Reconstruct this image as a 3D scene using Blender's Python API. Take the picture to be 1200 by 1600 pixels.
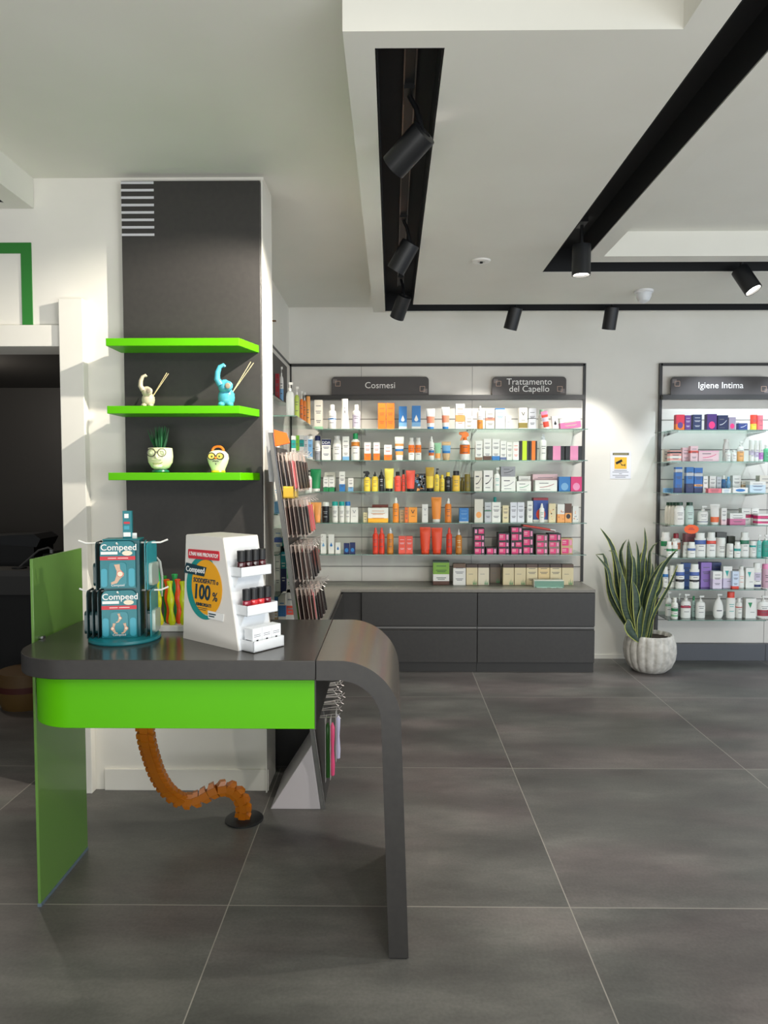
import bpy, math, random
from mathutils import Vector, Matrix

# ------------------------------------------------------------------ camera, world, lights
S = bpy.context.scene
for o in list(bpy.data.objects): bpy.data.objects.remove(o)
COL = S.collection
CAM_H, FPX, PITCH, YAW = 1.52, 1109.0, math.radians(2.79), math.radians(0.62)
cam = bpy.data.cameras.new('camera'); cam_ob = bpy.data.objects.new('camera', cam); COL.objects.link(cam_ob)
cam_ob.location = (0, 0, CAM_H); cam_ob.rotation_euler = (math.pi/2 - PITCH, 0, YAW)
cam.sensor_width = 36; cam.lens = FPX*36/1600; cam.clip_start = .05; cam.clip_end = 60
S.camera = cam_ob
S.view_settings.view_transform = 'Standard'; S.view_settings.look = 'None'
S.view_settings.gamma = 1; S.view_settings.use_curve_mapping = False
S.view_settings.exposure = 0.27
W = bpy.data.worlds.new('world'); S.world = W; W.use_nodes = True
W.node_tree.nodes['Background'].inputs[0].default_value = (.86, .92, 1, 1)
W.node_tree.nodes['Background'].inputs[1].default_value = .24

def spot(name, loc, target, power, size=60, blend=.6, color=(1, .93, .82), radius=.02):
    l = bpy.data.lights.new(name, 'SPOT'); l.energy = power; l.spot_size = math.radians(size); l.spot_blend = blend
    l.color = color; l.shadow_soft_size = radius
    o = bpy.data.objects.new(name, l); COL.objects.link(o); o.location = loc
    o.rotation_euler = (Vector(target)-Vector(loc)).to_track_quat('-Z', 'Y').to_euler()
    return o
def area(name, loc, target, sx, sy, power, color):
    l = bpy.data.lights.new(name, 'AREA'); l.shape = 'RECTANGLE'; l.size = sx; l.size_y = sy; l.energy = power; l.color = color
    o = bpy.data.objects.new(name, l); COL.objects.link(o); o.location = loc
    o.rotation_euler = (Vector(target)-Vector(loc)).to_track_quat('-Z', 'Y').to_euler()
    return o
WARM = (1, .92, .80); NEUT = (1, .97, .92); COOL = (.80, .90, 1)
# daylight through the shop front behind and to the right of the camera, plus an added uplight
area('shopfront_daylight', (4.4, -2.4, 1.3), (1.8, 4.5, 1.2), 4.0, 2.2, 80, COOL)
area('ceiling_fill', (1.2, -2.1, .3), (1.2, -1.2, 3.6), 8.0, 1.8, 235, (.98, .98, .95))  # unseen upward fill added to brighten the ceiling
area('side_window_daylight', (5.3, 2.6, 1.1), (2.4, 5.9, .3), 2.6, 2.0, 38, COOL)
# spots: body centre, aim point, watts; the matching lamp bodies are built further down
SPOTS = [ # (body centre), (aim), power, cone, colour
 ((.062, 2.62, 2.70), (-.90, 3.33, 1.95), 150, 66, WARM),
 ((.062, 3.86, 2.70), (-.80, 4.35, 1.30), 45, 60, WARM),
 ((.062, 4.98, 2.70), (-.50, 5.75, 1.30), 60, 60, WARM),
 ((.90, 5.34, 2.70), (.45, 5.90, .8), 52, 78, NEUT),
 ((1.62, 5.34, 2.70), (1.50, 5.88, .9), 44, 74, NEUT),
 ((1.03, 3.93, 2.70), (1.03, 3.95, 0), 62, 74, NEUT),
 ((2.12, 4.33, 2.70), (2.75, 3.70, 1.2), 60, 60, NEUT),
]
HIDDEN_SPOTS = [ # lamps of the same tracks outside the frame
 ((1.02, 2.35, 2.70), (-.45, 2.6, .6), 60, 66, WARM),
 ((1.02, 1.10, 2.70), (.30, 4.9, 1.0), 62, 50, WARM),
 ((1.02, .30, 2.70), (-1.0, 3.3, 1.1), 50, 60, WARM),
 ((2.55, 5.34, 2.70), (2.70, 5.88, 1.0), 42, 84, COOL),
 ((3.35, 5.34, 2.70), (3.30, 5.88, 1.2), 40, 84, COOL),
 ((1.02, -.9, 2.70), (1.0, 2.2, 0), 80, 80, NEUT),
 ((2.3, 2.0, 2.70), (1.9, 2.6, 0), 105, 90, NEUT),
 ((-.6, 1.2, 2.70), (-.6, 2.0, 0), 10, 90, NEUT),
]

# ------------------------------------------------------------------ projecting photo measurements onto real planes
_sy, _cy, _sp, _cp = math.sin(YAW), math.cos(YAW), math.sin(PITCH), math.cos(PITCH)
def ray(px, py):
    f = Vector((-_sy*_cp, _cy*_cp, -_sp)); r = Vector((_cy, _sy, 0)); u = Vector((-_sy*_sp, _cy*_sp, _cp))
    return f*FPX + r*(px-600) + u*(800-py)
def onY(px, py, Y):
    d = ray(px, py); return Vector((0, 0, CAM_H)) + d*(Y/d.y)
def onZ(px, py, z):
    d = ray(px, py); return Vector((0, 0, CAM_H)) + d*((z-CAM_H)/d.z)
def onX(px, py, X):
    d = ray(px, py); return Vector((0, 0, CAM_H)) + d*(X/d.x)

# ------------------------------------------------------------------ materials
_M = {}
def lin(c):
    return tuple(((v/255)/12.92 if v/255 <= .04045 else ((v/255+.055)/1.055)**2.4) for v in c)
def mat(rgb, rough=.5, metal=0, emit=0, trans=0, coat=0, alpha=1, name=None):
    key = (tuple(rgb), rough, metal, emit, trans, coat, alpha)
    if key in _M: return _M[key]
    m = bpy.data.materials.new(name or 'paint'); m.use_nodes = True
    b = m.node_tree.nodes['Principled BSDF']; c = (*lin(rgb), 1)
    b.inputs['Base Color'].default_value = c; b.inputs['Roughness'].default_value = rough
    b.inputs['Metallic'].default_value = metal; b.inputs['Coat Weight'].default_value = coat
    b.inputs['Alpha'].default_value = alpha
    b.inputs['Transmission Weight'].default_value = trans
    if emit: b.inputs['Emission Color'].default_value = c; b.inputs['Emission Strength'].default_value = emit
    _M[key] = m; return m
def nodemat(name, rough=.5, metal=0):
    m = bpy.data.materials.new(name); m.use_nodes = True; nt = m.node_tree; b = nt.nodes['Principled BSDF']
    b.inputs['Roughness'].default_value = rough; b.inputs['Metallic'].default_value = metal
    return m, nt, b
def N(nt, t, **k):
    n = nt.nodes.new(t)
    for a, v in k.items(): setattr(n, a, v)
    return n
def speckled(name, c1, c2, scale, rough, metal=0, stretch=(1, 1, 1), bump=0, detail=6):
    m, nt, b = nodemat(name, rough, metal)
    tc = N(nt, 'ShaderNodeTexCoord'); mp = N(nt, 'ShaderNodeMapping'); mp.inputs['Scale'].default_value = stretch
    no = N(nt, 'ShaderNodeTexNoise'); no.inputs['Scale'].default_value = scale; no.inputs['Detail'].default_value = detail
    cr = N(nt, 'ShaderNodeValToRGB'); cr.color_ramp.elements[0].color = (*lin(c1), 1); cr.color_ramp.elements[1].color = (*lin(c2), 1)
    cr.color_ramp.elements[0].position = .3; cr.color_ramp.elements[1].position = .7
    L = nt.links.new
    L(tc.outputs['Object'], mp.inputs[0]); L(mp.outputs[0], no.inputs['Vector']); L(no.outputs[0], cr.inputs[0]); L(cr.outputs[0], b.inputs['Base Color'])
    if bump:
        bp = N(nt, 'ShaderNodeBump'); bp.inputs['Strength'].default_value = bump; bp.inputs['Distance'].default_value = .002
        L(no.outputs[0], bp.inputs['Height']); L(bp.outputs[0], b.inputs['Normal'])
    return m

def floor_material():
    m, nt, b = nodemat('floor_tiles', .38)
    L = nt.links.new
    tc = N(nt, 'ShaderNodeTexCoord'); sp = N(nt, 'ShaderNodeSeparateXYZ'); L(tc.outputs['Object'], sp.inputs[0])
    def M(op, a, b_=None, c=None):
        n = N(nt, 'ShaderNodeMath', operation=op)
        for i, v in enumerate((a, b_, c)):
            if v is None: continue
            if isinstance(v, (int, float)): n.inputs[i].default_value = v
            else: L(v, n.inputs[i])
        return n.outputs[0]
    T = 1.212
    u = M('DIVIDE', M('ADD', sp.outputs[0], .580), T); v = M('DIVIDE', M('SUBTRACT', sp.outputs[1], 2.447), 1.205)
    def edge(w):
        f = M('FRACT', w); d = M('MINIMUM', f, M('SUBTRACT', 1, f)); return M('LESS_THAN', d, .0016)
    gr = M('MAXIMUM', edge(u), edge(v))
    cb = N(nt, 'ShaderNodeCombineXYZ'); L(M('FLOOR', u), cb.inputs[0]); L(M('FLOOR', v), cb.inputs[1])
    wn = N(nt, 'ShaderNodeTexWhiteNoise'); L(cb.outputs[0], wn.inputs[0])
    mp = N(nt, 'ShaderNodeMapping'); mp.inputs['Scale'].default_value = (.8, 2.2, 1); L(tc.outputs['Object'], mp.inputs[0])
    ad = N(nt, 'ShaderNodeVectorMath', operation='MULTIPLY_ADD'); L(wn.outputs['Color'], ad.inputs[0]); ad.inputs[1].default_value = (9, 9, 9); L(mp.outputs[0], ad.inputs[2])
    n1 = N(nt, 'ShaderNodeTexNoise'); n1.inputs['Scale'].default_value = 1.7; n1.inputs['Detail'].default_value = 9; n1.inputs['Roughness'].default_value = .62; L(ad.outputs[0], n1.inputs['Vector'])
    cr = N(nt, 'ShaderNodeValToRGB'); e = cr.color_ramp.elements
    e[0].position = .32; e[0].color = (*lin((76, 74, 73)), 1); e[1].position = .68; e[1].color = (*lin((114, 111, 108)), 1)
    e.new(.5).color = (*lin((93, 91, 89)), 1)
    L(n1.outputs[0], cr.inputs[0])
    n2 = N(nt, 'ShaderNodeTexNoise'); n2.inputs['Scale'].default_value = 90; n2.inputs['Detail'].default_value = 3; L(tc.outputs['Object'], n2.inputs['Vector'])
    mx = N(nt, 'ShaderNodeMix', data_type='RGBA', blend_type='OVERLAY'); mx.inputs[0].default_value = .25
    L(cr.outputs[0], mx.inputs[6]); L(n2.outputs[0], mx.inputs[7])
    n3 = N(nt, 'ShaderNodeTexNoise'); n3.inputs['Scale'].default_value = 1.1; L(ad.outputs[0], n3.inputs['Vector'])
    tint = N(nt, 'ShaderNodeValToRGB'); t = tint.color_ramp.elements; t[0].position = .45; t[0].color = (.97, 1, .97, 1); t[1].position = .62; t[1].color = (1, .92, .93, 1)
    L(n3.outputs[0], tint.inputs[0])
    m2 = N(nt, 'ShaderNodeMix', data_type='RGBA', blend_type='MULTIPLY'); m2.inputs[0].default_value = 1; L(mx.outputs[2], m2.inputs[6]); L(tint.outputs[0], m2.inputs[7])
    m3 = N(nt, 'ShaderNodeMix', data_type='RGBA'); L(gr, m3.inputs[0]); L(m2.outputs[2], m3.inputs[6]); m3.inputs[7].default_value = (*lin((150, 146, 138)), 1)
    L(m3.outputs[2], b.inputs['Base Color'])
    rr = N(nt, 'ShaderNodeMapRange'); rr.inputs[3].default_value = .30; rr.inputs[4].default_value = .50; L(n1.outputs[0], rr.inputs[0]); L(rr.outputs[0], b.inputs['Roughness'])
    bp = N(nt, 'ShaderNodeBump'); bp.inputs['Strength'].default_value = .12; bp.inputs['Distance'].default_value = .001; L(n2.outputs[0], bp.inputs['Height']); L(bp.outputs[0], b.inputs['Normal'])
    return m
def clear_material(name, tint, refl, edge=None):
    m = bpy.data.materials.new(name); m.use_nodes = True; nt = m.node_tree; nt.nodes.remove(nt.nodes['Principled BSDF'])
    out = nt.nodes['Material Output']
    tr = N(nt, 'ShaderNodeBsdfTransparent'); tr.inputs[0].default_value = (*tint, 1)
    gl = N(nt, 'ShaderNodeBsdfGlossy'); gl.inputs['Roughness'].default_value = .05; gl.inputs[0].default_value = (.95, 1, .98, 1)
    fr = N(nt, 'ShaderNodeFresnel'); fr.inputs[0].default_value = 1.5
    ad = N(nt, 'ShaderNodeMath', operation='MULTIPLY_ADD'); ad.inputs[1].default_value = 1; ad.inputs[2].default_value = refl
    mi = N(nt, 'ShaderNodeMixShader'); L = nt.links.new
    L(fr.outputs[0], ad.inputs[0]); L(ad.outputs[0], mi.inputs[0]); L(tr.outputs[0], mi.inputs[1]); L(gl.outputs[0], mi.inputs[2]); L(mi.outputs[0], out.inputs[0])
    return m
def amber_material():
    m, nt, b = nodemat('amber_plastic', .25)
    b.inputs['Base Color'].default_value = (*lin((184, 104, 20)), 1); b.inputs['Alpha'].default_value = .93; b.inputs['Subsurface Weight'].default_value = .15
    return m
WHITE = speckled('white_wall_paint', (226, 223, 214), (232, 229, 221), 3, .65, bump=.05)
CEIL = speckled('ceiling_paint', (222, 220, 210), (228, 226, 217), 2, .8)
PANEL = speckled('white_slat_panel', (214, 209, 201), (221, 217, 209), 3, .5)
GREY = speckled('anthracite_laminate', (49, 47, 46), (54, 52, 50), 40, .45, bump=.04)
GREYTOP = speckled('anthracite_brushed_top', (60, 58, 55), (68, 65, 61), 60, .20, metal=.1, stretch=(8, 1, 1))
CURVE = speckled('brushed_curved_metal', (128, 118, 110), (152, 142, 130), 60, .24, metal=.75, stretch=(1, 8, 1))
WORKTOP = speckled('worktop_laminate', (124, 120, 113), (132, 128, 120), 40, .4)
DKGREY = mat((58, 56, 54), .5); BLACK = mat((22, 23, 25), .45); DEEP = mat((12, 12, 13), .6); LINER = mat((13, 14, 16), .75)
LIME = mat((88, 180, 0), .42); LIME.node_tree.nodes['Principled BSDF'].inputs['Specular IOR Level'].default_value = .25; GREENGL = None
FLOOR = floor_material()
GLASS = clear_material('clear_shelf_glass', (.82, .89, .865), .05)
GLEDGE = mat((120, 160, 146), .15, alpha=.75)
ACRYL = clear_material('clear_acrylic', (.93, .95, .95), .06)
CHROME = mat((200, 200, 202), .18, metal=1)
AMBER = amber_material()

# ------------------------------------------------------------------ mesh building
class MB:
    def __init__(s): s.v = []; s.f = []; s.mi = []; s.sm = []; s.mats = []; s.M = Matrix()
    def m(s, mt):
        if mt not in s.mats: s.mats.append(mt)
        return s.mats.index(mt)
    def add(s, vs, fs, mt, smooth=False):
        n = len(s.v); s.v += [tuple(s.M @ Vector(p)) for p in vs]; k = s.m(mt)
        for f in fs: s.f.append([i+n for i in f]); s.mi.append(k); s.sm.append(smooth)
        return s
    def box(s, x0, x1, y0, y1, z0, z1, mt, front=None):
        vs = [(x0,y0,z0),(x1,y0,z0),(x1,y1,z0),(x0,y1,z0),(x0,y0,z1),(x1,y0,z1),(x1,y1,z1),(x0,y1,z1)]
        s.add(vs, [(0,3,2,1),(4,5,6,7),(1,2,6,5),(2,3,7,6),(3,0,4,7)], mt); s.add(vs, [(0,1,5,4)], front or mt); return s
    def prism(s, pts, a, b, mt, axis='y', smooth=False, capmat=None):
        n = len(pts)
        def p(q, t): return {'y': (q[0], t, q[1]), 'z': (q[0], q[1], t), 'x': (t, q[0], q[1])}[axis]
        vs = [p(q, a) for q in pts]+[p(q, b) for q in pts]
        s.add(vs, [(i, (i+1) % n, n+(i+1) % n, n+i) for i in range(n)], mt, smooth)
        s.add(vs, [tuple(range(n))[::-1], tuple(range(n, 2*n))], capmat or mt); return s
    def lathe(s, prof, mt, seg=18, c=(0, 0, 0), sy=1, smooth=True, mats=None, caps=True):
        vs = []
        for r, z in prof:
            for i in range(seg):
                a = 2*math.pi*i/seg; vs.append((c[0]+r*math.cos(a), c[1]+r*sy*math.sin(a), c[2]+z))
        for k in range(len(prof)-1):
            fs = [(k*seg+i, k*seg+(i+1) % seg, (k+1)*seg+(i+1) % seg, (k+1)*seg+i) for i in range(seg)]
            s.add(vs, fs, mats[k] if mats else mt, smooth)
        if caps:
            s.add(vs, [tuple(range(seg))[::-1]], mats[0] if mats else mt)
            s.add(vs, [tuple(range((len(prof)-1)*seg, len(prof)*seg))], mats[-1] if mats else mt)
        return s
    def tube(s, pts, r, mt, seg=8, smooth=True):
        P = [Vector(p) for p in pts]; vs = []; n = len(P)
        rr = r if isinstance(r, (list, tuple)) else [r]*n
        up = Vector((0, 0, 1))
        for i, p in enumerate(P):
            t = (P[min(i+1, n-1)]-P[max(i-1, 0)]).normalized()
            if i == 0: a = t.cross(up) if abs(t.dot(up)) < .95 else t.cross(Vector((1, 0, 0)))
            else: a = a-t*a.dot(t)
            a.normalize(); b = a.cross(t)
            for k in range(seg):
                g = 2*math.pi*k/seg; vs.append(p+(a*math.cos(g)+b*math.sin(g))*rr[i])
        fs = [(i*seg+k, i*seg+(k+1) % seg, (i+1)*seg+(k+1) % seg, (i+1)*seg+k) for i in range(n-1) for k in range(seg)]
        s.add(vs, fs, mt, smooth); s.add(vs, [tuple(range(seg)), tuple(range((n-1)*seg, n*seg))[::-1]], mt); return s
    def ball(s, c, r, mt, sc=(1, 1, 1), seg=16, rings=10):
        prof = [(max(math.sin(math.pi*i/rings), .001), -math.cos(math.pi*i/rings)) for i in range(rings+1)]
        vs = []
        for q, z in prof:
            for i in range(seg):
                a = 2*math.pi*i/seg; vs.append((c[0]+r*sc[0]*q*math.cos(a), c[1]+r*sc[1]*q*math.sin(a), c[2]+r*sc[2]*z))
        s.add(vs, [(k*seg+i, k*seg+(i+1) % seg, (k+1)*seg+(i+1) % seg, (k+1)*seg+i) for k in range(rings) for i in range(seg)], mt, True)
        return s
    def build(s, name, parent=None, loc=None, rot=None, bevel=0, sharp=35):
        me = bpy.data.meshes.new(name); me.from_pydata(s.v, [], s.f)
        for m_ in s.mats: me.materials.append(m_)
        me.polygons.foreach_set('material_index', s.mi); me.polygons.foreach_set('use_smooth', s.sm)
        me.update()
        import bmesh
        bm = bmesh.new(); bm.from_mesh(me)
        bmesh.ops.remove_doubles(bm, verts=bm.verts, dist=1e-5); bmesh.ops.recalc_face_normals(bm, faces=bm.faces); bm.to_mesh(me); bm.free()
        if any(s.sm): me.set_sharp_from_angle(angle=math.radians(sharp))
        o = bpy.data.objects.new(name, me); COL.objects.link(o)
        if loc is not None: o.location = loc
        if rot is not None: o.rotation_euler = rot
        if parent: o.parent = parent
        if bevel:
            bv = o.modifiers.new('bevel', 'BEVEL'); bv.width = bevel; bv.segments = 2; bv.limit_method = 'ANGLE'; bv.angle_limit = math.radians(40)
        return o
def tag(o, label, cat, group=None, kind=None):
    o['label'] = label; o['category'] = cat
    if group: o['group'] = group
    if kind: o['kind'] = kind
    return o
def empty(name, loc, rz=0, label=None, cat=None, group=None):
    o = bpy.data.objects.new(name, None); COL.objects.link(o); o.location = loc; o.rotation_euler = (0, 0, rz); o.empty_display_size = .05
    if label: tag(o, label, cat, group)
    return o
def struct(name, mb, label=None, **k):
    o = mb.build(name, **k); o['kind'] = 'structure'
    o['label'] = label or name.replace('_', ' '); return o
def B(x0, x1, y0, y1, z0, z1, mt): return MB().box(x0, x1, y0, y1, z0, z1, mt)
def text(s, size, mt, parent, loc, rot=(math.pi/2, 0, 0), ax='CENTER', bold=0, name='lettering', sx=1, space=1, shear=0, line=1):
    cu = bpy.data.curves.new(name, 'FONT'); cu.body = s; cu.size = size; cu.align_x = ax; cu.align_y = 'CENTER'
    cu.extrude = .0003; cu.offset = bold; cu.resolution_u = 3; cu.space_character = space; cu.shear = shear; cu.space_line = line
    t = bpy.data.objects.new('tmp', cu); me = bpy.data.meshes.new_from_object(t)
    me.name = name; bpy.data.objects.remove(t); bpy.data.curves.remove(cu); me.materials.clear(); me.materials.append(mt)
    o = bpy.data.objects.new(name, me); COL.objects.link(o); o.location = loc; o.rotation_euler = rot; o.scale = (sx, 1, 1); o.parent = parent
    return o
def rrect(x0, x1, z0, z1, r, n=5, corners=(1, 1, 1, 1)):
    out = []
    for k, (cx, cz, a0) in enumerate(((x0+r, z0+r, 180), (x1-r, z0+r, 270), (x1-r, z1-r, 0), (x0+r, z1-r, 90))):
        if corners[k]:
            for i in range(n+1):
                a = math.radians(a0+90*i/n); out.append((cx+r*math.cos(a), cz+r*math.sin(a)))
        else: out.append(((x0, z0), (x1, z0), (x1, z1), (x0, z1))[k])
    return out

# ------------------------------------------------------------------ room shell
YW, YL, CZ, SZ = 5.92, 3.38, 2.92, 2.78       # back wall, left partition, ceiling, lowered slab underside
struct('floor', B(-5.5, 5.5, -4, 7.2, -.05, 0, FLOOR), 'large dark grey stone-look floor tiles with pale joints')
struct('ceiling', B(-5.5, 5.5, -4, 7.2, CZ, CZ+.08, CEIL), 'upper white plaster ceiling')
struct('wall_back', B(-1.05, 5.5, YW, YW+.1, 0, CZ, WHITE), 'white back wall behind the two product racks')
struct('wall_side', B(-1.0, -.85, 3.6, YW, 0, CZ, WHITE), 'short white side wall behind the corner shelves')
w = MB(); w.box(-1.553, -.60, YL, 3.60, 0, CZ, WHITE); w.box(-5, -1.553, YL, 3.60, 2.14, CZ, WHITE)
struct('wall_left', w, 'white partition wall carrying the dark shelf panel')
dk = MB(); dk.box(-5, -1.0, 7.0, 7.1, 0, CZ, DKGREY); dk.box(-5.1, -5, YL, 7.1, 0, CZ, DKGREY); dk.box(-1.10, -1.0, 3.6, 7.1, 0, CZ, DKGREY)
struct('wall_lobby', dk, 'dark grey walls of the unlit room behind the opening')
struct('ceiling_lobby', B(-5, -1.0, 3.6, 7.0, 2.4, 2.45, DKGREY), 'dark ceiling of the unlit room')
# lowered ceiling slab with channels (grid of boxes, one shell)
def in_rect(x, y, r): return r[0] < x < r[1] and r[2] < y < r[3]
CH1 = [(-.05, .155, 2.15, 5.46), (.155, 4.2, 5.25, 5.46)]
CH2 = [(.925, 1.115, -2.5, 4.44), (1.115, 4.2, 4.24, 4.44)]
REC = [(-.14, .82, -4, 2.07), (1.21, 4.0, -4, 4.13)]
def slab(name, X0, X1, Y0, Y1, holes, label):
    xs = sorted({X0, X1, *[v for h in holes for v in h[:2] if X0 < v < X1]}); ys = sorted({Y0, Y1, *[v for h in holes for v in h[2:] if Y0 < v < Y1]})
    solid = {}
    for i in range(len(xs)-1):
        for j in range(len(ys)-1):
            cx, cy = (xs[i]+xs[i+1])/2, (ys[j]+ys[j+1])/2
            solid[i, j] = not any(in_rect(cx, cy, h) for h in holes)
    mb = MB()
    for (i, j), ok in solid.items():
        if not ok: continue
        x0, x1, y0, y1 = xs[i], xs[i+1], ys[j], ys[j+1]
        mb.add([(x0, y0, SZ), (x1, y0, SZ), (x1, y1, SZ), (x0, y1, SZ)], [(0, 3, 2, 1)], CEIL)
        for (di, dj, a, b) in ((-1, 0, (x0, y0), (x0, y1)), (1, 0, (x1, y0), (x1, y1)), (0, -1, (x0, y0), (x1, y0)), (0, 1, (x0, y1), (x1, y1))):
            if not solid.get((i+di, j+dj), False):
                mb.add([(*a, SZ), (*b, SZ), (*b, CZ), (*a, CZ)], [(0, 1, 2, 3)], CEIL)
    o = mb.build(name); o['kind'] = 'structure'; o['label'] = label
slab('ceiling_slab', -.14, 4.6, -4, 5.49, CH1+CH2+REC, 'lowered white ceiling slab cut by black lighting channels')
slab('ceiling_bulkhead', -3.6, -1.68, -3, YL-.002, [(-1.98, -1.78, -3, 3.305)], 'lowered white ceiling bulkhead at the far left')
def liner(name, rects, label):
    mb = MB(); e = .004
    for k, (x0, x1, y0, y1) in enumerate(rects):
        mb.add([(x0, y0, CZ-e), (x1, y0, CZ-e), (x1, y1, CZ-e), (x0, y1, CZ-e)], [(0, 1, 2, 3)], LINER)
    def on(x, y): return any(in_rect(x, y, r) for r in rects)
    for (x0, x1, y0, y1) in rects:
        cuts_x = sorted({x0, x1, *[v for r in rects for v in r[:2] if x0 < v < x1]}); cuts_y = sorted({y0, y1, *[v for r in rects for v in r[2:] if y0 < v < y1]})
        for y, s in ((y0, -1), (y1, 1)):
            for a, b in zip(cuts_x, cuts_x[1:]):
                if not on((a+b)/2, y+s*.01): mb.box(a, b, y-s*.005-.001, y-s*.005+.001, SZ+.001, CZ-e, LINER)
        for x, s in ((x0, -1), (x1, 1)):
            for a, b in zip(cuts_y, cuts_y[1:]):
                if not on(x+s*.01, (a+b)/2): mb.box(x-s*.005-.001, x-s*.005+.001, a, b, SZ+.001, CZ-e, LINER)
    o = mb.build(name); o['kind'] = 'structure'; o['label'] = label
liner('trim_1', CH1, 'black recessed lighting channel nearer the counter')
liner('trim_2', CH2, 'black recessed lighting channel over the aisle')
liner('trim_3', [(-1.98, -1.78, -3, 3.305)], 'black recessed lighting channel at the far left')
# skirting and joints
sk = MB(); sk.box(-1.395, -.596, YL-.012, YL, 0, .105, WHITE); struct('baseboard_left', sk, 'white skirting board under the partition wall', bevel=.002)
sk = MB(); sk.box(1.60, 2.215, YW-.008, YW, 0, .035, WHITE); struct('baseboard_back', sk, 'white skirting behind the potted plant')
# door frame of the dark opening
df = MB(); df.box(-1.553, -1.44, YL-.05, YL, 0, 2.352, WHITE); struct('door_1', df, 'white upright of the dark opening', bevel=.003)
df = MB(); df.box(-5, -1.556, YL-.03, YL, 2.135, 2.235, WHITE); struct('trim_4', df, 'white lintel over the dark opening', bevel=.003)
GRN = mat((44, 122, 48), .45)
g = MB(); g.box(-3.4, -1.696, YL-.0065, YL-.0005, 2.573, 2.622, GRN); g.box(-1.745, -1.696, YL-.0065, YL-.0005, 2.238, 2.573, GRN)
tag(g.build('green_outline'), 'flat dark green angular outline on the wall above the dark opening', 'wall decoration')
# wall switch-like brown bracket high on the side wall
b_ = MB(); p = onX(430, 497, -.85); q = onX(432, 520, -.85)
b_.box(-.85, -.84, 4.95, 4.965, 2.60, 2.70, mat((120, 92, 66), .4)); b_.box(-.85, -.80, 4.95, 4.965, 2.595, 2.605, mat((120, 92, 66), .4))
tag(b_.build('wall_bracket'), 'tiny brown bracket high on the side wall above the corner shelves', 'bracket')

# ------------------------------------------------------------------ lights that have a body
def spotlight(c, aim, power, cone, col, body=True, lit=False, label=None, track=None):
    c = Vector(c); d = (Vector(aim)-c).normalized(); L, R = .165, .05
    if body:
        top = Vector((c.x, c.y, CZ-.006))
        root = empty('track_spotlight', top, 0, label, 'spotlight', 'black track spotlights in the ceiling channels')
        rot = d.to_track_quat('-Z', 'Y').to_matrix().to_4x4()
        mb = MB(); mb.M = Matrix.Translation(c-top) @ rot
        mb.lathe([(R, -L/2), (R, L/2-.02), (R*.985, L/2-.004), (R*.5, L/2)], BLACK, 28, caps=False)
        mb.lathe([(R*.88, -L/2), (R*.88, -L/2+.014)], DEEP, 28, caps=False)
        mb.lathe([(R, -L/2), (R*.88, -L/2)], BLACK, 28, caps=False); lbod = mb.build('lamp_body', root)
        ln = MB(); ln.M = mb.M
        ln.lathe([(R*.87, -L/2+.012), (.001, -L/2+.012)], mat((255, 250, 238), .3, emit=25 if lit else 8), 28, caps=False); ln.build('lens', lbod)
        st = MB(); st.M = Matrix.Translation(-top)
        q = c+(rot @ Vector((0, 0, L/2-.01)))
        st.tube([q, (q+top)/2+Vector((0, 0, .01)), Vector((c.x, c.y, CZ-.03))], .009, BLACK, 10)
        st.box(c.x-.02, c.x+.02, c.y-.055, c.y+.055, CZ-.034, CZ-.006, BLACK); st.build('track_adapter', root)
    spot('spot_light', tuple(c+d*(L/2+.003 if body else 0)), aim, power, cone, .55, col, .016)
SL = ['large black spotlight nearest the camera in the left ceiling channel', 'second black spotlight along the left ceiling channel', 'farthest black spotlight at the corner of the left channel',
      'tilted black spotlight in the cross channel over the Cosmesi rack', 'upright black spotlight in the cross channel beside the smoke detector', 'lit black spotlight pointing down at the corner of the right channel',
      'glowing spotlight turned to the camera at the right edge']
for i, (c, a, pw, cn, col) in enumerate(SPOTS): spotlight(c, a, pw, cn, col, True, i >= 5, SL[i])
for (c, a, pw, cn, col) in HIDDEN_SPOTS: spotlight(c, a, pw, cn, col, False)
def track(name, x0, x1, y0, y1, label):
    mb = MB(); G = mat((120, 118, 116), .3, metal=.8)
    if x1-x0 < y1-y0:
        mb.box(x0, x1, y0, y1, CZ-.016, CZ-.005, BLACK)
        for x in (x0, x1-.005): mb.box(x, x+.005, y0, y1, CZ-.022, CZ-.016, G)
    else:
        mb.box(x0, x1, y0, y1, CZ-.016, CZ-.005, BLACK)
        for y in (y0, y1-.005): mb.box(x0, x1, y, y+.005, CZ-.022, CZ-.016, G)
    tag(mb.build(name), label, 'light track', 'light tracks in the ceiling channels')
track('light_track', .040, .084, 2.16, 5.20, 'thin black light track inside the left ceiling channel')
track('light_track', .165, 4.1, 5.32, 5.364, 'thin black light track inside the far cross channel')
track('light_track', .945, .989, -2, 4.2, 'thin light track along the left side of the diagonal right channel')
track('light_track', 1.2, 4.1, 4.31, 4.354, 'thin black light track inside the nearer cross channel')
# ceiling disc + detector
p = onZ(752, 407, SZ); mb = MB(); mb.lathe([(.055, 0), (.05, -.008), (.02, -.010), (.018, -.004)], mat((232, 230, 224), .4), 28, caps=True); mb.box(-.008, .008, -.008, .008, -.016, -.008, DEEP)
tag(mb.build('ceiling_disc', loc=p), 'small flat white round disc with dark centre set in the ceiling', 'ceiling fitting')
p = onZ(1006, 454, SZ); t = empty('smoke_detector', p, 0, 'white cone-shaped detector under the ceiling slab by the cross channel', 'detector')
MB().lathe([(.062, 0), (.062, -.014), (.055, -.018)], mat((226, 226, 226), .4), 28).build('base', t)
MB().lathe([(.052, -.018), (.050, -.04), (.036, -.07), (.008, -.085)], mat((214, 216, 218), .35), 28).build('sensor_head', t)

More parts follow.
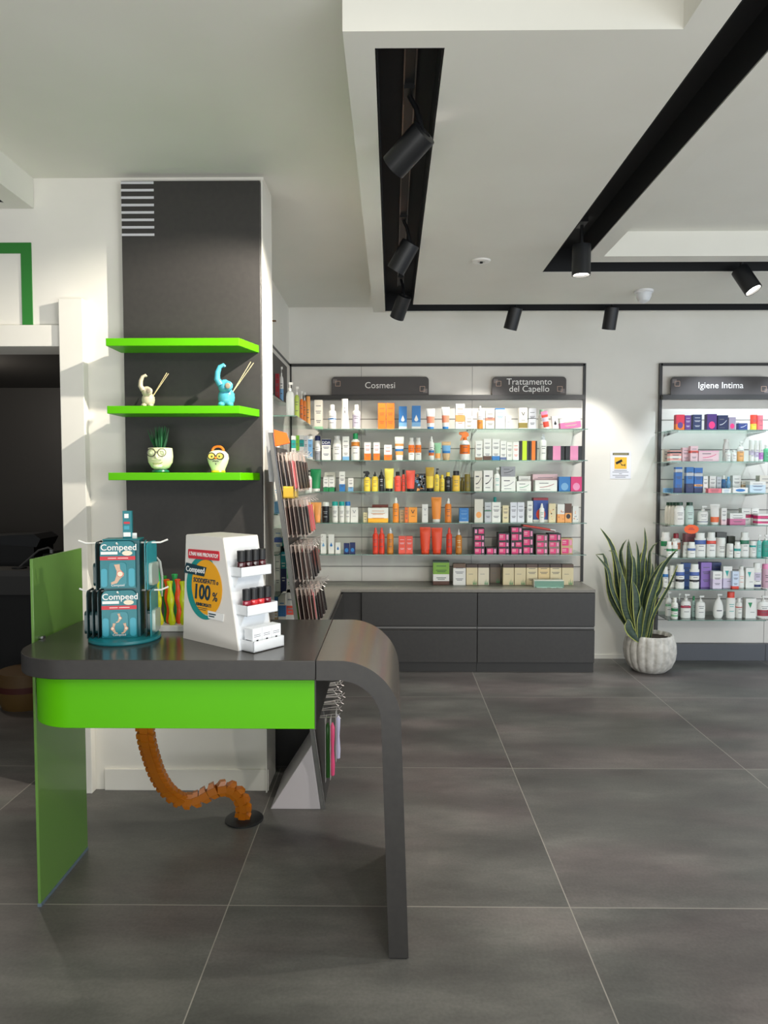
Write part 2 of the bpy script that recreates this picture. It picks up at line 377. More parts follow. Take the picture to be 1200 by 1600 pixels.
# ------------------------------------------------------------------ dark panel with vent lines and lime shelves
t = empty('shelf_panel', (-.93, YL, 0), 0, 'tall dark grey wall panel behind the three lime shelves', 'wall panel')
MB().box(-.32, .322, -.05, 0, .70, 2.885, GREY).build('panel', t, bevel=.002)
for k in range(8):
    z = onY(220, 285.5+k*11.6, YL-.05).z
    MB().box(-.32, -.168, -.0515, -.05, z-.006, z+.005, mat((200, 200, 204), .5)).build('vent_line', t)
o = MB().box(.3235, .330, -.03, 0, 0, 2.90, WHITE).build('side_trim', t)
for nm, yy, ww in (('top', 528, 'topmost lime green wall shelf, empty'), ('mid', 634, 'middle lime green wall shelf carrying two elephant diffusers'), ('low', 738.5, 'lowest lime green wall shelf carrying two face ornaments')):
    z = onY(300, yy, 3.15).z
    mb = MB(); mb.prism([(-1.262, 3.15), (-.672, 3.15), (-.618, 3.33), (-1.262, 3.33)], z-.034, z, LIME, 'z')
    tag(mb.build('wall_shelf', bevel=.002), ww, 'shelf', 'lime green shelves on the dark panel')
    if nm == 'mid': ZM = z
    if nm == 'low': ZL = z

# ------------------------------------------------------------------ service counter (table)
tb = empty('service_counter', (-.6, 2.49, 0), 0, 'dark grey service counter with curved waterfall end and lime apron', 'counter')
tb.location = (0, 0, 0)
TZ, TT, YF, YB = .953, .062, 2.17, 2.81
def plan(x0, x1, y0, y1, r, n=14):
    pts = [(x1, y0), (x1, y1)]
    r2 = .05
    for i in range(5): a = math.radians(90+90*i/4); pts.append((x0+r2+r2*math.cos(a), y1-r2+r2*math.sin(a)))
    for i in range(n+1): a = math.radians(180+90*i/n); pts.append((x0+r+r*math.cos(a), y0+r+r*math.sin(a)))
    return pts
MB().prism(plan(-1.232, -.236, YF, YB, .20), TZ-TT, TZ, GREY, 'z', True, capmat=GREYTOP).build('counter_top', tb, bevel=.0025)
MB().prism(plan(-1.19, -.242, YF+.035, YB-.03, .17), .725, TZ-TT-.0005, LIME, 'z', True).build('apron', tb, bevel=.002)
MB().box(-.2425, -.2385, YF+.034, YB-.029, .724, TZ-TT-.0006, GREY).build('apron_end', tb)
def prof(off):
    cx, cz, r = -.165, TZ-.195, .195-off
    out = [(-.2335, TZ-off)]
    for i in range(0, 19):
        a = math.radians(90-90*i/18); out.append((cx+r*math.cos(a), cz+r*math.sin(a)))
    out.append((.054-off*1.0, 0.004)); return out
o_, i_ = prof(0), prof(TT)
mb = MB(); n = len(o_)
vs = [(x, YF, z) for x, z in o_]+[(x, YF, z) for x, z in i_]+[(x, YB, z) for x, z in o_]+[(x, YB, z) for x, z in i_]
for k in range(n-1):
    mb.add(vs, [(k, k+1, 2*n+k+1, 2*n+k)], CURVE, True); mb.add(vs, [(n+k, 3*n+k, 3*n+k+1, n+k+1)], GREY, True)
    mb.add(vs, [(k, n+k, n+k+1, k+1), (2*n+k, 2*n+k+1, 3*n+k+1, 3*n+k)], GREY)
mb.add(vs, [(0, 2*n, 3*n, n), (n-1, 2*n-1, 4*n-1, 3*n-1)], GREY)
mb.build('waterfall_leg', tb)
MB().box(-.004, .048, YF+.004, YB-.004, 0, .004, DEEP).build('leg_pad', tb)
# green glass end panel
m, nt, b = nodemat('green_painted_glass', .22)
b.inputs['Base Color'].default_value = (*lin((100, 140, 66)), 1); b.inputs['Coat Weight'].default_value = .4
gt = empty('glass_screen', (-1.247, 2.625, 0), 0, 'upright green glass panel closing the left end of the counter', 'screen')
MB().box(-.005, .005, -.195, .195, .012, 1.238, m).build('glass_pane', gt, bevel=.001)
MB().box(-.007, .007, -.195, .195, 0, .012, mat((128, 148, 165), .3, metal=.5)).build('base_rail', gt)
MB().box(.005, .022, -.17, -.15, .954, .962, CHROME).build('clip', gt)

# cable spine
path = [(226, 1118, 2.62), (228, 1150, 2.66), (236, 1182, 2.75), (247, 1212, 2.84), (263, 1236, 2.92), (284, 1251, 2.97), (305, 1250, 2.99), (324, 1240, 3.0), (341, 1232, 3.01), (357, 1231, 3.03), (370, 1238, 3.04), (379, 1252, 3.05), (381, 1268, 3.06), (379, 1277, 3.07)]
pts = [onY(a, b__, Y) for a, b__, Y in path]
def resample(P, n):
    d = [0]
    for a, b__ in zip(P, P[1:]): d.append(d[-1]+(b__-a).length)
    out = []
    for i in range(n):
        t = d[-1]*i/(n-1); k = max(j for j in range(len(P)-1) if d[j] <= t+1e-9)
        s_ = (t-d[k])/(d[k+1]-d[k]); p0, p1, p2, p3 = P[max(k-1, 0)], P[k], P[k+1], P[min(k+2, len(P)-1)]
        out.append(.5*((2*p1)+(p2-p0)*s_+(2*p0-5*p1+4*p2-p3)*s_*s_+(3*p1-p0-3*p2+p3)*s_**3))
    return out
sp_ = empty('cable_spine', (-.655, 3.08, 0), 0, 'curving amber plastic cable spine under the counter with round black foot', 'cable guide')
org = Vector((-.655, 3.08, 0)); nseg = 27; R_ = resample(pts, nseg)
for i in range(nseg-1):
    a, c = R_[i], R_[i+1]; tdir = (c-a).normalized(); side = Vector((0, 1, 0)); side = (side-tdir*side.dot(tdir)).normalized(); nrm = tdir.cross(side)
    ln = (c-a).length; mb = MB()
    mb.M = Matrix.Translation(a-org) @ Matrix((( nrm.x, side.x, tdir.x, 0), (nrm.y, side.y, tdir.y, 0), (nrm.z, side.z, tdir.z, 0), (0, 0, 0, 1)))
    hw = .019; fl = .034
    # four-sided vertebra: centre channel plus flared wings
    mb.add([(-hw*.8, -.02, 0), (hw*.8, -.02, 0), (hw*.8, .02, 0), (-hw*.8, .02, 0), (-hw*.8, -.02, ln*.98), (hw*.8, -.02, ln*.98), (hw*.8, .02, ln*.98), (-hw*.8, .02, ln*.98)],
           [(0, 1, 5, 4), (1, 2, 6, 5), (2, 3, 7, 6), (3, 0, 4, 7), (0, 3, 2, 1), (4, 5, 6, 7)], AMBER)
    for s_ in (-1, 1):
        x0, x1 = s_*hw*.8, s_*fl
        mb.add([(x0, -.016, ln*.05), (x1, -.012, ln*.40), (x1, .012, ln*.40), (x0, .016, ln*.05), (x0, -.016, ln*.86), (x1, -.012, ln*.98), (x1, .012, ln*.98), (x0, .016, ln*.86)],
               [(0, 1, 5, 4), (1, 2, 6, 5), (2, 3, 7, 6), (3, 0, 4, 7), (0, 3, 2, 1), (4, 5, 6, 7)], AMBER)
    mb.build('vertebra', sp_)
mb = MB(); mb.lathe([(.084, 0), (.084, .006), (.078, .010), (.02, .012)], BLACK, 40); mb.build('foot_plate', sp_)

# ------------------------------------------------------------------ L-shaped back counter
XR, CF, CT = 1.578, 5.47, .652
cb = MB(); cb.prism([(-.848, 3.62), (-.39, 3.62), (-.39, CF), (XR, CF), (XR, YW-.001), (-.848, YW-.001)], CT-.022, CT, WORKTOP, 'z')
tag(cb.build('worktop', bevel=.0015), 'dark grey L-shaped worktop running along back and side walls', 'worktop')
def drawer_cabinet(x0, x1, label):
    t = empty('drawer_cabinet', ((x0+x1)/2, CF+.02, 0), 0, label, 'cabinet', 'grey drawer cabinets under the worktop'); h = (x1-x0)/2
    MB().box(-h+.001, h-.001, 0, .42, .075, CT-.024, DKGREY).build('body', t)
    MB().box(-h+.001, h-.001, .008, .40, 0, .075, mat((46, 45, 44), .5)).build('plinth', t)
    for z0, z1 in ((.082, .333), (.368, CT-.026)): dr = MB().box(-h+.003, h-.003, -.02, -.001, z0, z1, GREY).build('drawer', t, bevel=.001)
    MB().box(-h+.003, h-.003, -.006, -.001, .346, .356, mat((132, 130, 128), .35, metal=.3)).build('finger_rail', dr)
XS = onY(746, 950, CF).x
drawer_cabinet(-.235, XS, 'left grey drawer cabinet under the back worktop')
drawer_cabinet(XS, XR, 'right grey drawer cabinet under the back worktop beside the plant')
t = empty('corner_cabinet', (-.31, CF+.03, 0), 0, 'narrow recessed grey filler cabinet at the worktop corner', 'cabinet')
MB().box(-.079, .074, .01, .4, 0, CT-.024, GREY).build('front_panel', t)
t = empty('side_cabinet', (-.60, 4.5, 0), 0, 'grey base cabinet along the side wall behind the accessory stand', 'cabinet')
MB().box(-.23, .205, -.87, .96, .075, CT-.024, GREY).build('body', t)
MB().box(-.22, .19, -.86, .95, 0, .075, DKGREY).build('plinth', t)
MB().box(-.228, .20, -.878, -.871, .02, CT-.03, DEEP).build('end_panel', t)
for k in range(2): MB().box(.206, .224, -.86+k*.9, .03+k*.9, .09, CT-.03, GREY).build('door', t, bevel=.001)

# ------------------------------------------------------------------ wall racks
SH = [onY(700, y_, 5.53).z for y_ in (670, 719, 768, 817, 866.5)]
SH2 = [onY(1100, y_, 5.53).z for y_ in (671.5, 721, 770.5, 821, 872, 921, 969)]
def glass_shelf(x0, x1, y0, y1, z, label, group, brackets=None, th=.006):
    t = empty('glass_shelf', ((x0+x1)/2, y1, z), 0, label, 'shelf', group); h = (x1-x0)/2; d = y1-y0
    mb = MB(); mb.box(-h, h, -d, 0, -th, 0, GLASS, GLEDGE); mb.build('pane', t)
    for bx in (brackets if brackets is not None else (-h+.02, h-.02)):
        k = MB(); k.prism([(-.0, -.035), (-.0, -.006-.001), (-d*.8, -.0075), (-d*.8, -.011)], bx-.0015, bx+.0015, CHROME, 'x'); k.build('bracket', t)
def rack(x0, x1, xa, name, label, cols, zf, rows, grooves_y):
    t = empty(name, ((x0+x1)/2, YW, 0), 0, label, 'rack'); c = (x0+x1)/2
    FR = mat((50, 49, 48), .4); zt = onY(700, 570, YW-.03).z
    MB().box(x0-c+.01, x1-c-.01, -.018, -.002, zf, zt-.01, PANEL).build('back_panel', t)
    g = MB(); GM = mat((120, 116, 110), .5)
    for z in rows: g.box(x0-c+.012, x1-c-.012, -.0195, -.018, z-.0035, z+.0035, GM)
    g.build('slat_groove', t)
    for xx in cols: MB().box(xx-c-.0015, xx-c+.0015, -.0193, -.018, zf, zt-.01, GM).build('panel_joint', t)
    MB().box(x0-c, x1-c, -.03, -.002, zt-.011, zt+.011, FR).build('frame', t)
    for xx in (x0, x1): MB().box(xx-c-.011, xx-c+.011, -.03, -.002, zf, zt+.011, FR).build('frame', t)
    MB().box(xa-c, x1-c-.012, -.085, -.02, onY(700, 624, YW-.085).z, onY(700, 617, YW-.085).z, FR).build('sign_rail', t)
    return t
gro = [(SH[i]+.105) for i in range(5)]+[SH[4]-.14]
r1 = rack(-.838, onY(912, 700, YW-.03).x, -.72, 'wall_rack', 'wide white wall rack with dark frame behind the drawer cabinets', [onY(565, 700, YW).x, onY(737, 700, YW).x], CT+.002, gro, None)
g2 = [(SH2[i]+.105) for i in range(7)]+[SH2[6]-.07]
r2 = rack(onY(1031, 700, YW-.03).x, 4.0, onY(1036, 620, YW-.085).x, 'wall_rack', 'narrow white wall rack right of the potted plant, partly cropped', [onY(1194, 900, YW).x], .14, g2, None)
pl = MB(); pl.box(onY(1031, 1010, 5.88).x, 4.0, 5.86, YW-.002, 0, .138, mat((86, 88, 94), .5)); pl.box(onY(1197, 1010, 5.85).x, onY(1197, 1010, 5.85).x+.003, 5.858, 5.86, 0, .138, BLACK)
tag(pl.build('rack_plinth', bevel=.001), 'low grey plinth under the narrow right rack', 'plinth')
RN = ['top', 'second', 'third', 'fourth', 'fifth', 'sixth', 'lowest']
xb = [-.60, onY(565, 700, 5.6).x, onY(740, 700, 5.6).x, onY(919, 700, 5.53).x]
for i, z in enumerate(SH):
    for k, nm in enumerate(('left', 'middle', 'right')):
        glass_shelf(xb[k]+.002, xb[k+1]-.002, 5.53, 5.90, z, f'{RN[i]} glass shelf in the {nm} bay of the wide wall rack', 'glass shelves on the wide wall rack')
x20 = onY(1046, 900, 5.53).x; x21 = onY(1199, 900, 5.53).x
for i, z in enumerate(SH2):
    glass_shelf(x20, x21, 5.53, 5.90, z, f'{RN[i]} glass shelf of the narrow right rack', 'glass shelves on the right rack', brackets=(-.30, .38))
# side wall
for z, nm in ((SH[0], 'top'), (SH[1], 'second'), (SH[2], 'third'), (SH[3], 'fourth')):
    glass_shelf(-.848, -.58, 4.32, 5.50, z, f'{nm} glass shelf on the side wall at the rack corner', 'glass shelves on the side wall', brackets=())
glass_shelf(-.848, -.76, 4.62, 5.30, onX(436, 628, -.80).z, 'small high glass shelf with red bottle by the pillar edge', 'glass shelves on the side wall', brackets=())
zt = onY(700, 570, YW-.03).z
mb = MB(); mb.box(-.849, -.838, 4.3, YW-.035, zt-.011, zt+.011, mat((50, 49, 48), .4)); mb.box(-.849, -.839, 4.3, YW-.035, CT+.002, zt-.011, PANEL)
tag(mb.build('side_rack_panel'), 'white back panel with dark top rail on the side wall', 'rack panel')
tag(MB().box(-.838, -.82, 4.5, 5.60, 2.10, 2.385, DKGREY).build('sign', bevel=.004), 'dark sign board seen at a steep angle on the side wall', 'sign')

# signs
def sign(px0, px1, lines, size, label, bigw=None):
    Y = YW-.075; a = onY(px0, 617, Y); b = onY(px1, 588.5, Y); c = (a.x+b.x)/2; h = (b.x-a.x)/2
    t = empty('sign', (c, Y, a.z), 0, label, 'sign', 'category signs on the rack rails'); H_ = b.z-a.z
    SM = mat((74, 70, 69), .6)
    MB().prism(rrect(-h, h, 0, H_, .03, 6, (0, 0, 1, 1)), 0, .010, SM).build('board', t)
    PK = mat((205, 170, 150), .4)
    for sx, zz in ((-1, H_*.62), (1, H_*.33)):
        q = MB(); cx = sx*(h-.052); s = .021
        for (u0, u1, w0, w1) in ((-s, s, s-.003, s), (-s, s, -s, -s+.003), (-s, -s+.003, -s, s), (s-.003, s, -s, s)): q.box(cx+u0, cx+u1, -.0012, 0, zz+w0, zz+w1, PK)
        q.box(cx+sx*.006, cx+sx*.04, -.0006, 0, zz+(-.033 if sx > 0 else .004), zz+(-.0 if sx > 0 else .036), mat((118, 110, 108), .4)); q.build('square_motif', t)
    text(lines, size, mat((235, 232, 228), .4), t, (0, -.002, H_/2+.002), line=.8)
sign(518, 670, 'Cosmesi', .072, 'dark sign reading Cosmesi on the wide rack')
sign(769, 885, 'Trattamento\ndel Capello', .072, 'dark sign reading Trattamento del Capello')
sign(1048, 1204, 'Igiene Intima', .072, 'dark sign reading Igiene Intima on the right rack')
# camera notice
a = onY(953, 748, YW); b = onY(986, 705, YW); t = empty('notice', ((a.x+b.x)/2, YW, a.z), 0, 'white notice sheet with yellow surveillance camera square on back wall', 'notice'); h = (b.x-a.x)/2; H_ = b.z-a.z
MB().box(-h, h, -.003, 0, 0, H_, mat((226, 226, 232), .4)).build('sheet', t)
MB().box(-.05, .05, -.0045, -.003, H_*.36, H_*.36+.096, mat((238, 180, 20), .4)).build('yellow_square', t)
q = MB(); q.M = Matrix.Translation((-.012, 0, H_*.36+.058)) @ Matrix.Rotation(math.radians(-28), 4, 'Y'); q.box(-.03, .026, -.006, -.0045, -.010, .010, DEEP)
q.M = Matrix(); q.box(.006, .036, -.006, -.0045, H_*.36+.028, H_*.36+.033, DEEP); q.box(.034, .038, -.006, -.0045, H_*.36+.02, H_*.36+.042, DEEP)
q.M = Matrix.Translation((.004, 0, H_*.36+.04)) @ Matrix.Rotation(math.radians(45), 4, 'Y'); q.box(-.012, .012, -.006, -.0045, -.002, .002, DEEP); q.build('camera_symbol', t)
MB().box(-h*.78, h*.78, -.0045, -.003, H_*.86, H_*.94, mat((86, 80, 50), .4)).build('title_bar', t)
q = MB()
for k, (z_, w_) in enumerate(((.29, .62), (.23, .78), (.17, .14), (.11, .76), (.05, .5))): q.box(-h*w_, h*w_, -.004, -.003, H_*z_, H_*z_+.0045, mat((120, 120, 128), .5))
q.build('small_print', t)
MB().box(-h*.68, h*.66, -.005, -.0045, H_*.885, H_*.91, mat((170, 160, 110), .4)).build('title_print', t)

# ------------------------------------------------------------------ products on the racks
C = dict(w=(236, 234, 228), ow=(222, 216, 202), cr=(228, 212, 170), g=(34, 140, 84), lg=(150, 200, 160), dg=(34, 70, 52), b=(40, 120, 190), nb=(32, 44, 96), lb=(120, 172, 214),
         o=(240, 118, 16), lo=(246, 168, 92), y=(240, 208, 72), r=(226, 62, 38), cor=(234, 84, 66), pk=(240, 150, 190), hp=(228, 50, 120), mg=(196, 34, 90), pu=(96, 60, 130), li=(206, 196, 214),
         k=(28, 28, 32), gy=(150, 150, 156), lgy=(196, 198, 202), br=(92, 58, 42), tn=(206, 172, 128), ol=(128, 112, 44), gd=(200, 160, 56), t=(32, 168, 160), lt=(150, 214, 208), am=(206, 128, 44),
         lm=(196, 222, 20), dp=(226, 140, 110), vb=(128, 116, 200), rd=(150, 28, 44), ppk=(238, 200, 206))
def cm(k, rough=.42):
    if k == 'clr': return mat((226, 232, 230), .1, alpha=.45)
    return mat(C[k] if isinstance(k, str) else k, rough)
INK = mat((92, 92, 100), .5)
def band_color(z, body, bands):
    for a, b__, c in bands:
        if a <= z < b__: return c
    return body
def marks(parent, kind, w, h, yf, ink=None):
    ink = ink or INK; q = MB()
    if kind == 'v':
        s = w*.22; z = h*.72
        for sx in (-1, 1):
            q.M = Matrix.Translation((sx*s*.42, 0, z)) @ Matrix.Rotation(sx*math.radians(24), 4, 'Y'); q.box(-s*.16, s*.16, yf-.0008, yf, -s, s, ink)
        q.M = Matrix(); q.box(-w*.22, w*.22, yf-.0006, yf, h*.40, h*.42, ink)
    elif kind == 'drop':
        q.M = Matrix.Translation((0, yf, h*.42)); q.lathe([(.001, 0), (.001, 0)], ink, 3)
        q.prism([(w*.22*math.cos(a), w*.22*math.sin(a)) for a in [math.pi+math.pi*i/8 for i in range(9)]]+[(0, w*.55)], -.0008, 0, ink, 'y')
    elif kind == 'oval':
        q.prism([(w*.32*math.cos(a), h*(.32 if h > w*.9 else .5)+min(w*.38, h*.26)*math.sin(a)) for a in [2*math.pi*i/18 for i in range(18)]], yf-.0008, yf, ink, 'y')
    elif kind == 'tri':
        q.prism([(-w*.3, h*.80), (w*.12, h*.80), (-w*.06, h*.52)], yf-.0008, yf, ink, 'y'); q.box(-w*.05, w*.36, yf-.0006, yf, h*.30, h*.32, INK)
    elif kind == 'swoosh':
        P_ = [(-w*.30+w*.66*i/8, h*(.34+.30*(i/8)**2.2)) for i in range(9)]
        q.prism([(x, z) for x, z in P_]+[(x, z+h*.05) for x, z in P_[::-1]], yf-.0008, yf, ink, 'y'); q.box(-w*.32, w*.1, yf-.0006, yf, h*.70, h*.76, INK); q.box(-w*.3, w*.2, yf-.0006, yf, h*.16, h*.19, INK)
    elif kind == 'plant':
        for k in range(5):
            x = w*(.12+.07*k); q.prism([(x-w*.03, h*.02), (x+w*.03, h*.02), (x+(k-2)*w*.02, h*(.20+.06*(k % 3)))], yf-.0008, yf, cm('g'), 'y')
        q.box(-w*.3, w*.1, yf-.0006, yf, h*.52, h*.535, INK)
    elif kind == 'dots':
        rr = random.Random(int(w*1e5))
        for k in range(9):
            x, z, s = rr.uniform(-.32, .32)*w, rr.uniform(.15, .7)*h, w*.06; q.box(x-s, x+s, yf-.0008, yf, z-s, z+s, ink if k % 2 else cm('lo'))
    else:  # lines
        for k, (z, ww) in enumerate(((.80, .30), (.62, .34), (.56, .26), (.30, .30), (.24, .22))):
            q.box(-w*ww, w*ww, yf-.0006, yf, h*z-h*.010-.0008, h*z+h*.010, ink)
    q.build('printed_mark', parent)
def make_product(kind, w, h, d, body, bands, cap, mk, ink):
    """returns a top-level mesh (body) with its cap / print as children; origin at the base centre"""
    bm_ = cm(body)
    if kind in ('carton', 'pack'):
        cuts = sorted({0, 1, *[v for a, b__, c in bands for v in (max(0, a), min(1, b__))]}); mb = MB()
        for a, b__ in zip(cuts, cuts[1:]):
            mb.box(-w/2, w/2, 0, d, a*h, b__*h, cm(band_color((a+b__)/2, body, bands)))
        o = mb.build('carton')
        marks(o, mk or 'lines', w, h, 0, cm(ink) if ink else None)
        return o
    if kind == 'striped':
        mb = MB(); mb.box(-w/2, w/2, 0, d, 0, h, bm_); o = mb.build('carton')
        MB().box(-w*.22, w*.26, -.0015, .001, 0, h+.0005, cm(bands[0][2])).build('front_stripe', o); return o
    r = w/2; sy = min(1, d/w); yc = r*sy
    def pr(P_, cuts=()):
        P_ = [(x*r, z*h) for x, z in P_]; out = [P_[0]]
        for q in P_[1:]:
            p_ = out[-1]
            for c in sorted({v*h for a, b__, cc in bands for v in (a, b__)}):
                if p_[1]+1e-5 < c < q[1]-1e-5:
                    t = (c-p_[1])/(q[1]-p_[1]); out.append((p_[0]+(q[0]-p_[0])*t, c))
            out.append(q)
        return out, [cm(band_color((a[1]+b__[1])/2/h, body, bands)) for a, b__ in zip(out, out[1:])]
    mb = MB(); mb.M = Matrix.Translation((0, yc, 0)); capm = cm(cap or 'w', .35); cp = MB(); cp.M = mb.M
    if kind == 'bottle':
        P_, ms = pr([(.92, 0), (1, .03), (1, .66), (.9, .73), (.5, .79)]); mb.lathe(P_, bm_, 16, sy=sy, mats=ms)
        cp.lathe([(r*.58, h*.79), (r*.58, h*.985), (r*.52, h)], capm, 16, sy=sy if sy > .8 else 1)
    elif kind == 'can':
        P_, ms = pr([(.96, 0), (1, .03), (1, .80)]); mb.lathe(P_, bm_, 16, sy=1 if sy > .8 else sy, mats=ms)
        cp.lathe([(r*.97, h*.80), (r*.97, h*.96), (r*.85, h)], capm, 16, sy=1 if sy > .8 else sy)
    elif kind == 'jar':
        P_, ms = pr([(.95, 0), (1, .04), (1, .78)]); mb.lathe(P_, bm_, 18, mats=ms, sy=sy); cp.lathe([(r*.8, h*.78), (r*.8, h*.99), (r*.76, h)], capm, 18, sy=sy)
    elif kind == 'wide':   # rounded shoulders, wide cap
        P_, ms = pr([(.9, 0), (1, .05), (1, .62), (.85, .78), (.62, .86)]); mb.lathe(P_, bm_, 18, sy=sy, mats=ms); cp.lathe([(r*.68, h*.86), (r*.68, h*.99), (r*.62, h)], capm, 18)
    elif kind == 'pump':
        P_, ms = pr([(.92, 0), (1, .03), (1, .60), (.86, .70), (.32, .76)]); mb.lathe(P_, bm_, 16, sy=sy, mats=ms)
        cp.lathe([(r*.36, h*.75), (r*.36, h*.83), (r*.12, h*.84), (r*.12, h*.93)], capm, 12); cp.box(-r*.25, r*.72, -r*.14, r*.14, h*.93, h, capm)
    elif kind == 'ovalpump':
        P_, ms = pr([(.70, 0), (.92, .1), (1, .28), (.92, .5), (.66, .70), (.34, .80)]); mb.lathe(P_, bm_, 18, sy=sy, mats=ms)
        cp.lathe([(r*.34, h*.80), (r*.34, h*.88), (r*.12, h*.89), (r*.12, h*.94)], capm, 12); cp.box(-r*.2, r*.66, -r*.14, r*.14, h*.94, h, capm)
    elif kind == 'trigger':
        P_, ms = pr([(.95, 0), (1, .04), (1, .56), (.8, .64), (.36, .70)]); mb.lathe(P_, bm_, 16, sy=sy, mats=ms)
        cp.lathe([(r*.38, h*.70), (r*.38, h*.80)], capm, 12); cp.prism([(-r*1.15, h*.90), (-r*.55, h*.86), (-r*.95, h*.70), (-r*.75, h*.69), (-r*.3, h*.80), (r*.35, h*.80), (r*.75, h*.85), (r*.7, h*.94), (r*.2, h), (-r*1.15, h*.98)], -r*.24, r*.24, capm, 'y')
    elif kind == 'spray':  # slim bottle, narrow nozzle cap
        P_, ms = pr([(.94, 0), (1, .03), (1, .70), (.8, .76), (.5, .78)]); mb.lathe(P_, bm_, 16, sy=sy, mats=ms)
        cp.lathe([(r*.55, h*.78), (r*.55, h*.88), (r*.38, h*.90), (r*.34, h)], capm, 14)
    elif kind == 'dropper':
        P_, ms = pr([(.95, 0), (1, .03), (1, .66), (.7, .74), (.42, .76)]); mb.lathe(P_, bm_, 16, mats=ms); cp.lathe([(r*.46, h*.76), (r*.46, h*.84), (r*.24, h*.88), (r*.08, h)], capm, 14)
    elif kind == 'flare':
        P_, ms = pr([(1, 0), (.98, .04), (.72, .55), (.66, .80), (.72, 1)]); mb.lathe(P_, bm_, 16, sy=.5, mats=ms); cp.lathe([(r*.3, h), (r*.3, h+.001)], capm, 8)
    elif kind in ('tube', 'tubecap'):
        # crimped flat top, round cap at the bottom
        seg = 18; rings = [(0.0, .72, .72), (.12, .72, .72), (.13, .80, .78), (.40, .88, .66), (.75, .96, .30), (.93, 1, .10), (.94, 1, .05), (1, 1, .05)]
        rows_ = []
        zs = sorted({z for z, _, _ in rings} | {v for a, b__, c in bands for v in (a, b__) if 0 < v < 1})
        for z in zs:
            for (a, ra, sa), (b2, rb, sb) in zip(rings, rings[1:]):
                if a <= z <= b2: t = (z-a)/(b2-a); rows_.append((z, ra+(rb-ra)*t, sa+(sb-sa)*t)); break
        rows_ = [q for q in rows_ if q[0] >= .12]
        vs = [(r*q[1]*math.cos(2*math.pi*i/seg), r*q[2]*min(1, sy*1.3)*math.sin(2*math.pi*i/seg), q[0]*h) for q in rows_ for i in range(seg)]
        for k in range(len(rows_)-1):
            mb.add(vs, [(k*seg+i, k*seg+(i+1) % seg, (k+1)*seg+(i+1) % seg, (k+1)*seg+i) for i in range(seg)], cm(band_color((rows_[k][0]+rows_[k+1][0])/2, body, bands)), True)
        mb.add(vs, [tuple(range(seg))[::-1]], bm_); mb.add(vs, [tuple(range((len(rows_)-1)*seg, len(rows_)*seg))], bm_)
        cp.lathe([(r*.70, 0), (r*.74, .004), (r*.74, h*.12)], capm, 18, sy=min(1, sy*1.3))
    elif kind == 'pouch':
        mb.prism([(-r, 0), (r, 0), (r*.92, h), (-r*.92, h*.98)], -d*.3, d*.3, bm_, 'y'); cp.prism([(-r*.92, h*.94), (r*.93, h*.94), (r*.93, h*1.0), (-r*.93, h*.99)], -d*.1, d*.1, capm, 'y')
    NM = {'bottle': 'bottle', 'can': 'spray_can', 'jar': 'jar', 'wide': 'bottle', 'pump': 'pump_bottle', 'ovalpump': 'pump_bottle', 'trigger': 'spray_bottle', 'spray': 'spray_bottle', 'dropper': 'dropper_bottle', 'flare': 'bottle', 'tube': 'cream_tube', 'tubecap': 'cream_tube', 'pouch': 'pouch'}
    o = mb.build(NM[kind]); cp.build('cap' if kind != 'pump' else 'pump_head', o)
    if mk == 'vert':
        q = MB(); q.box(-r*.16, r*.16, yc-r*.36, yc-r*.34, h*.28, h*.62, cm('gy')); q.prism([(r*.16*math.cos(a), h*.7+r*.16*math.sin(a)) for a in [math.pi*i/5 for i in range(10)]], yc-r*.36, yc-r*.33, cm('gy'), 'y'); q.build('printed_mark', o)
    if mk != '-' and kind not in ('flare',):
        fl = -r*sy+yc-.0006
        q = MB(); ik = cm(ink) if ink else INK
        def arc(z0, z1, ha, rad):   # a strip of print following the curved front
            n = 6; v = []
            for i in range(n+1):
                a = math.radians(-90-ha+2*ha*i/n); v += [(rad*math.cos(a), yc+rad*sy*math.sin(a), z0), (rad*math.cos(a), yc+rad*sy*math.sin(a), z1)]
            q.add(v, [(2*i, 2*i+2, 2*i+3, 2*i+1) for i in range(n)], ik)
        if kind not in ('tube', 'tubecap', 'pouch', 'ovalpump'):
            for z, hw in ((.52, 34), (.44, 26), (.26, 30)): arc(h*z, h*z+h*.022, hw, r*1.006)
        elif kind == 'ovalpump': arc(h*.30, h*.34, 30, r*1.01)
        if q.v: q.build('printed_mark', o)
    if kind == 'pouch':
        rr = random.Random(3); q = MB()
        for k in range(26):
            x, z = rr.uniform(-.8, .8)*r, rr.uniform(.05, .88)*h; s = rr.uniform(.004, .012)
            q.prism([(x-s, z-s), (x+s*1.4, z-s*.4), (x+s, z+s), (x-s*.6, z+s*1.3)], yc-d*.3-.0008, yc-d*.3, cm(('lb', 'lgy', 'gy', 'lo', 'k')[k % 5]), 'y')
        q.build('printed_mark', o)
    return o
USED = {}
CAT = {'carton': 'box', 'striped': 'box', 'pack': 'box', 'jar': 'jar', 'tube': 'tube', 'tubecap': 'tube', 'pouch': 'pouch', 'can': 'spray can'}
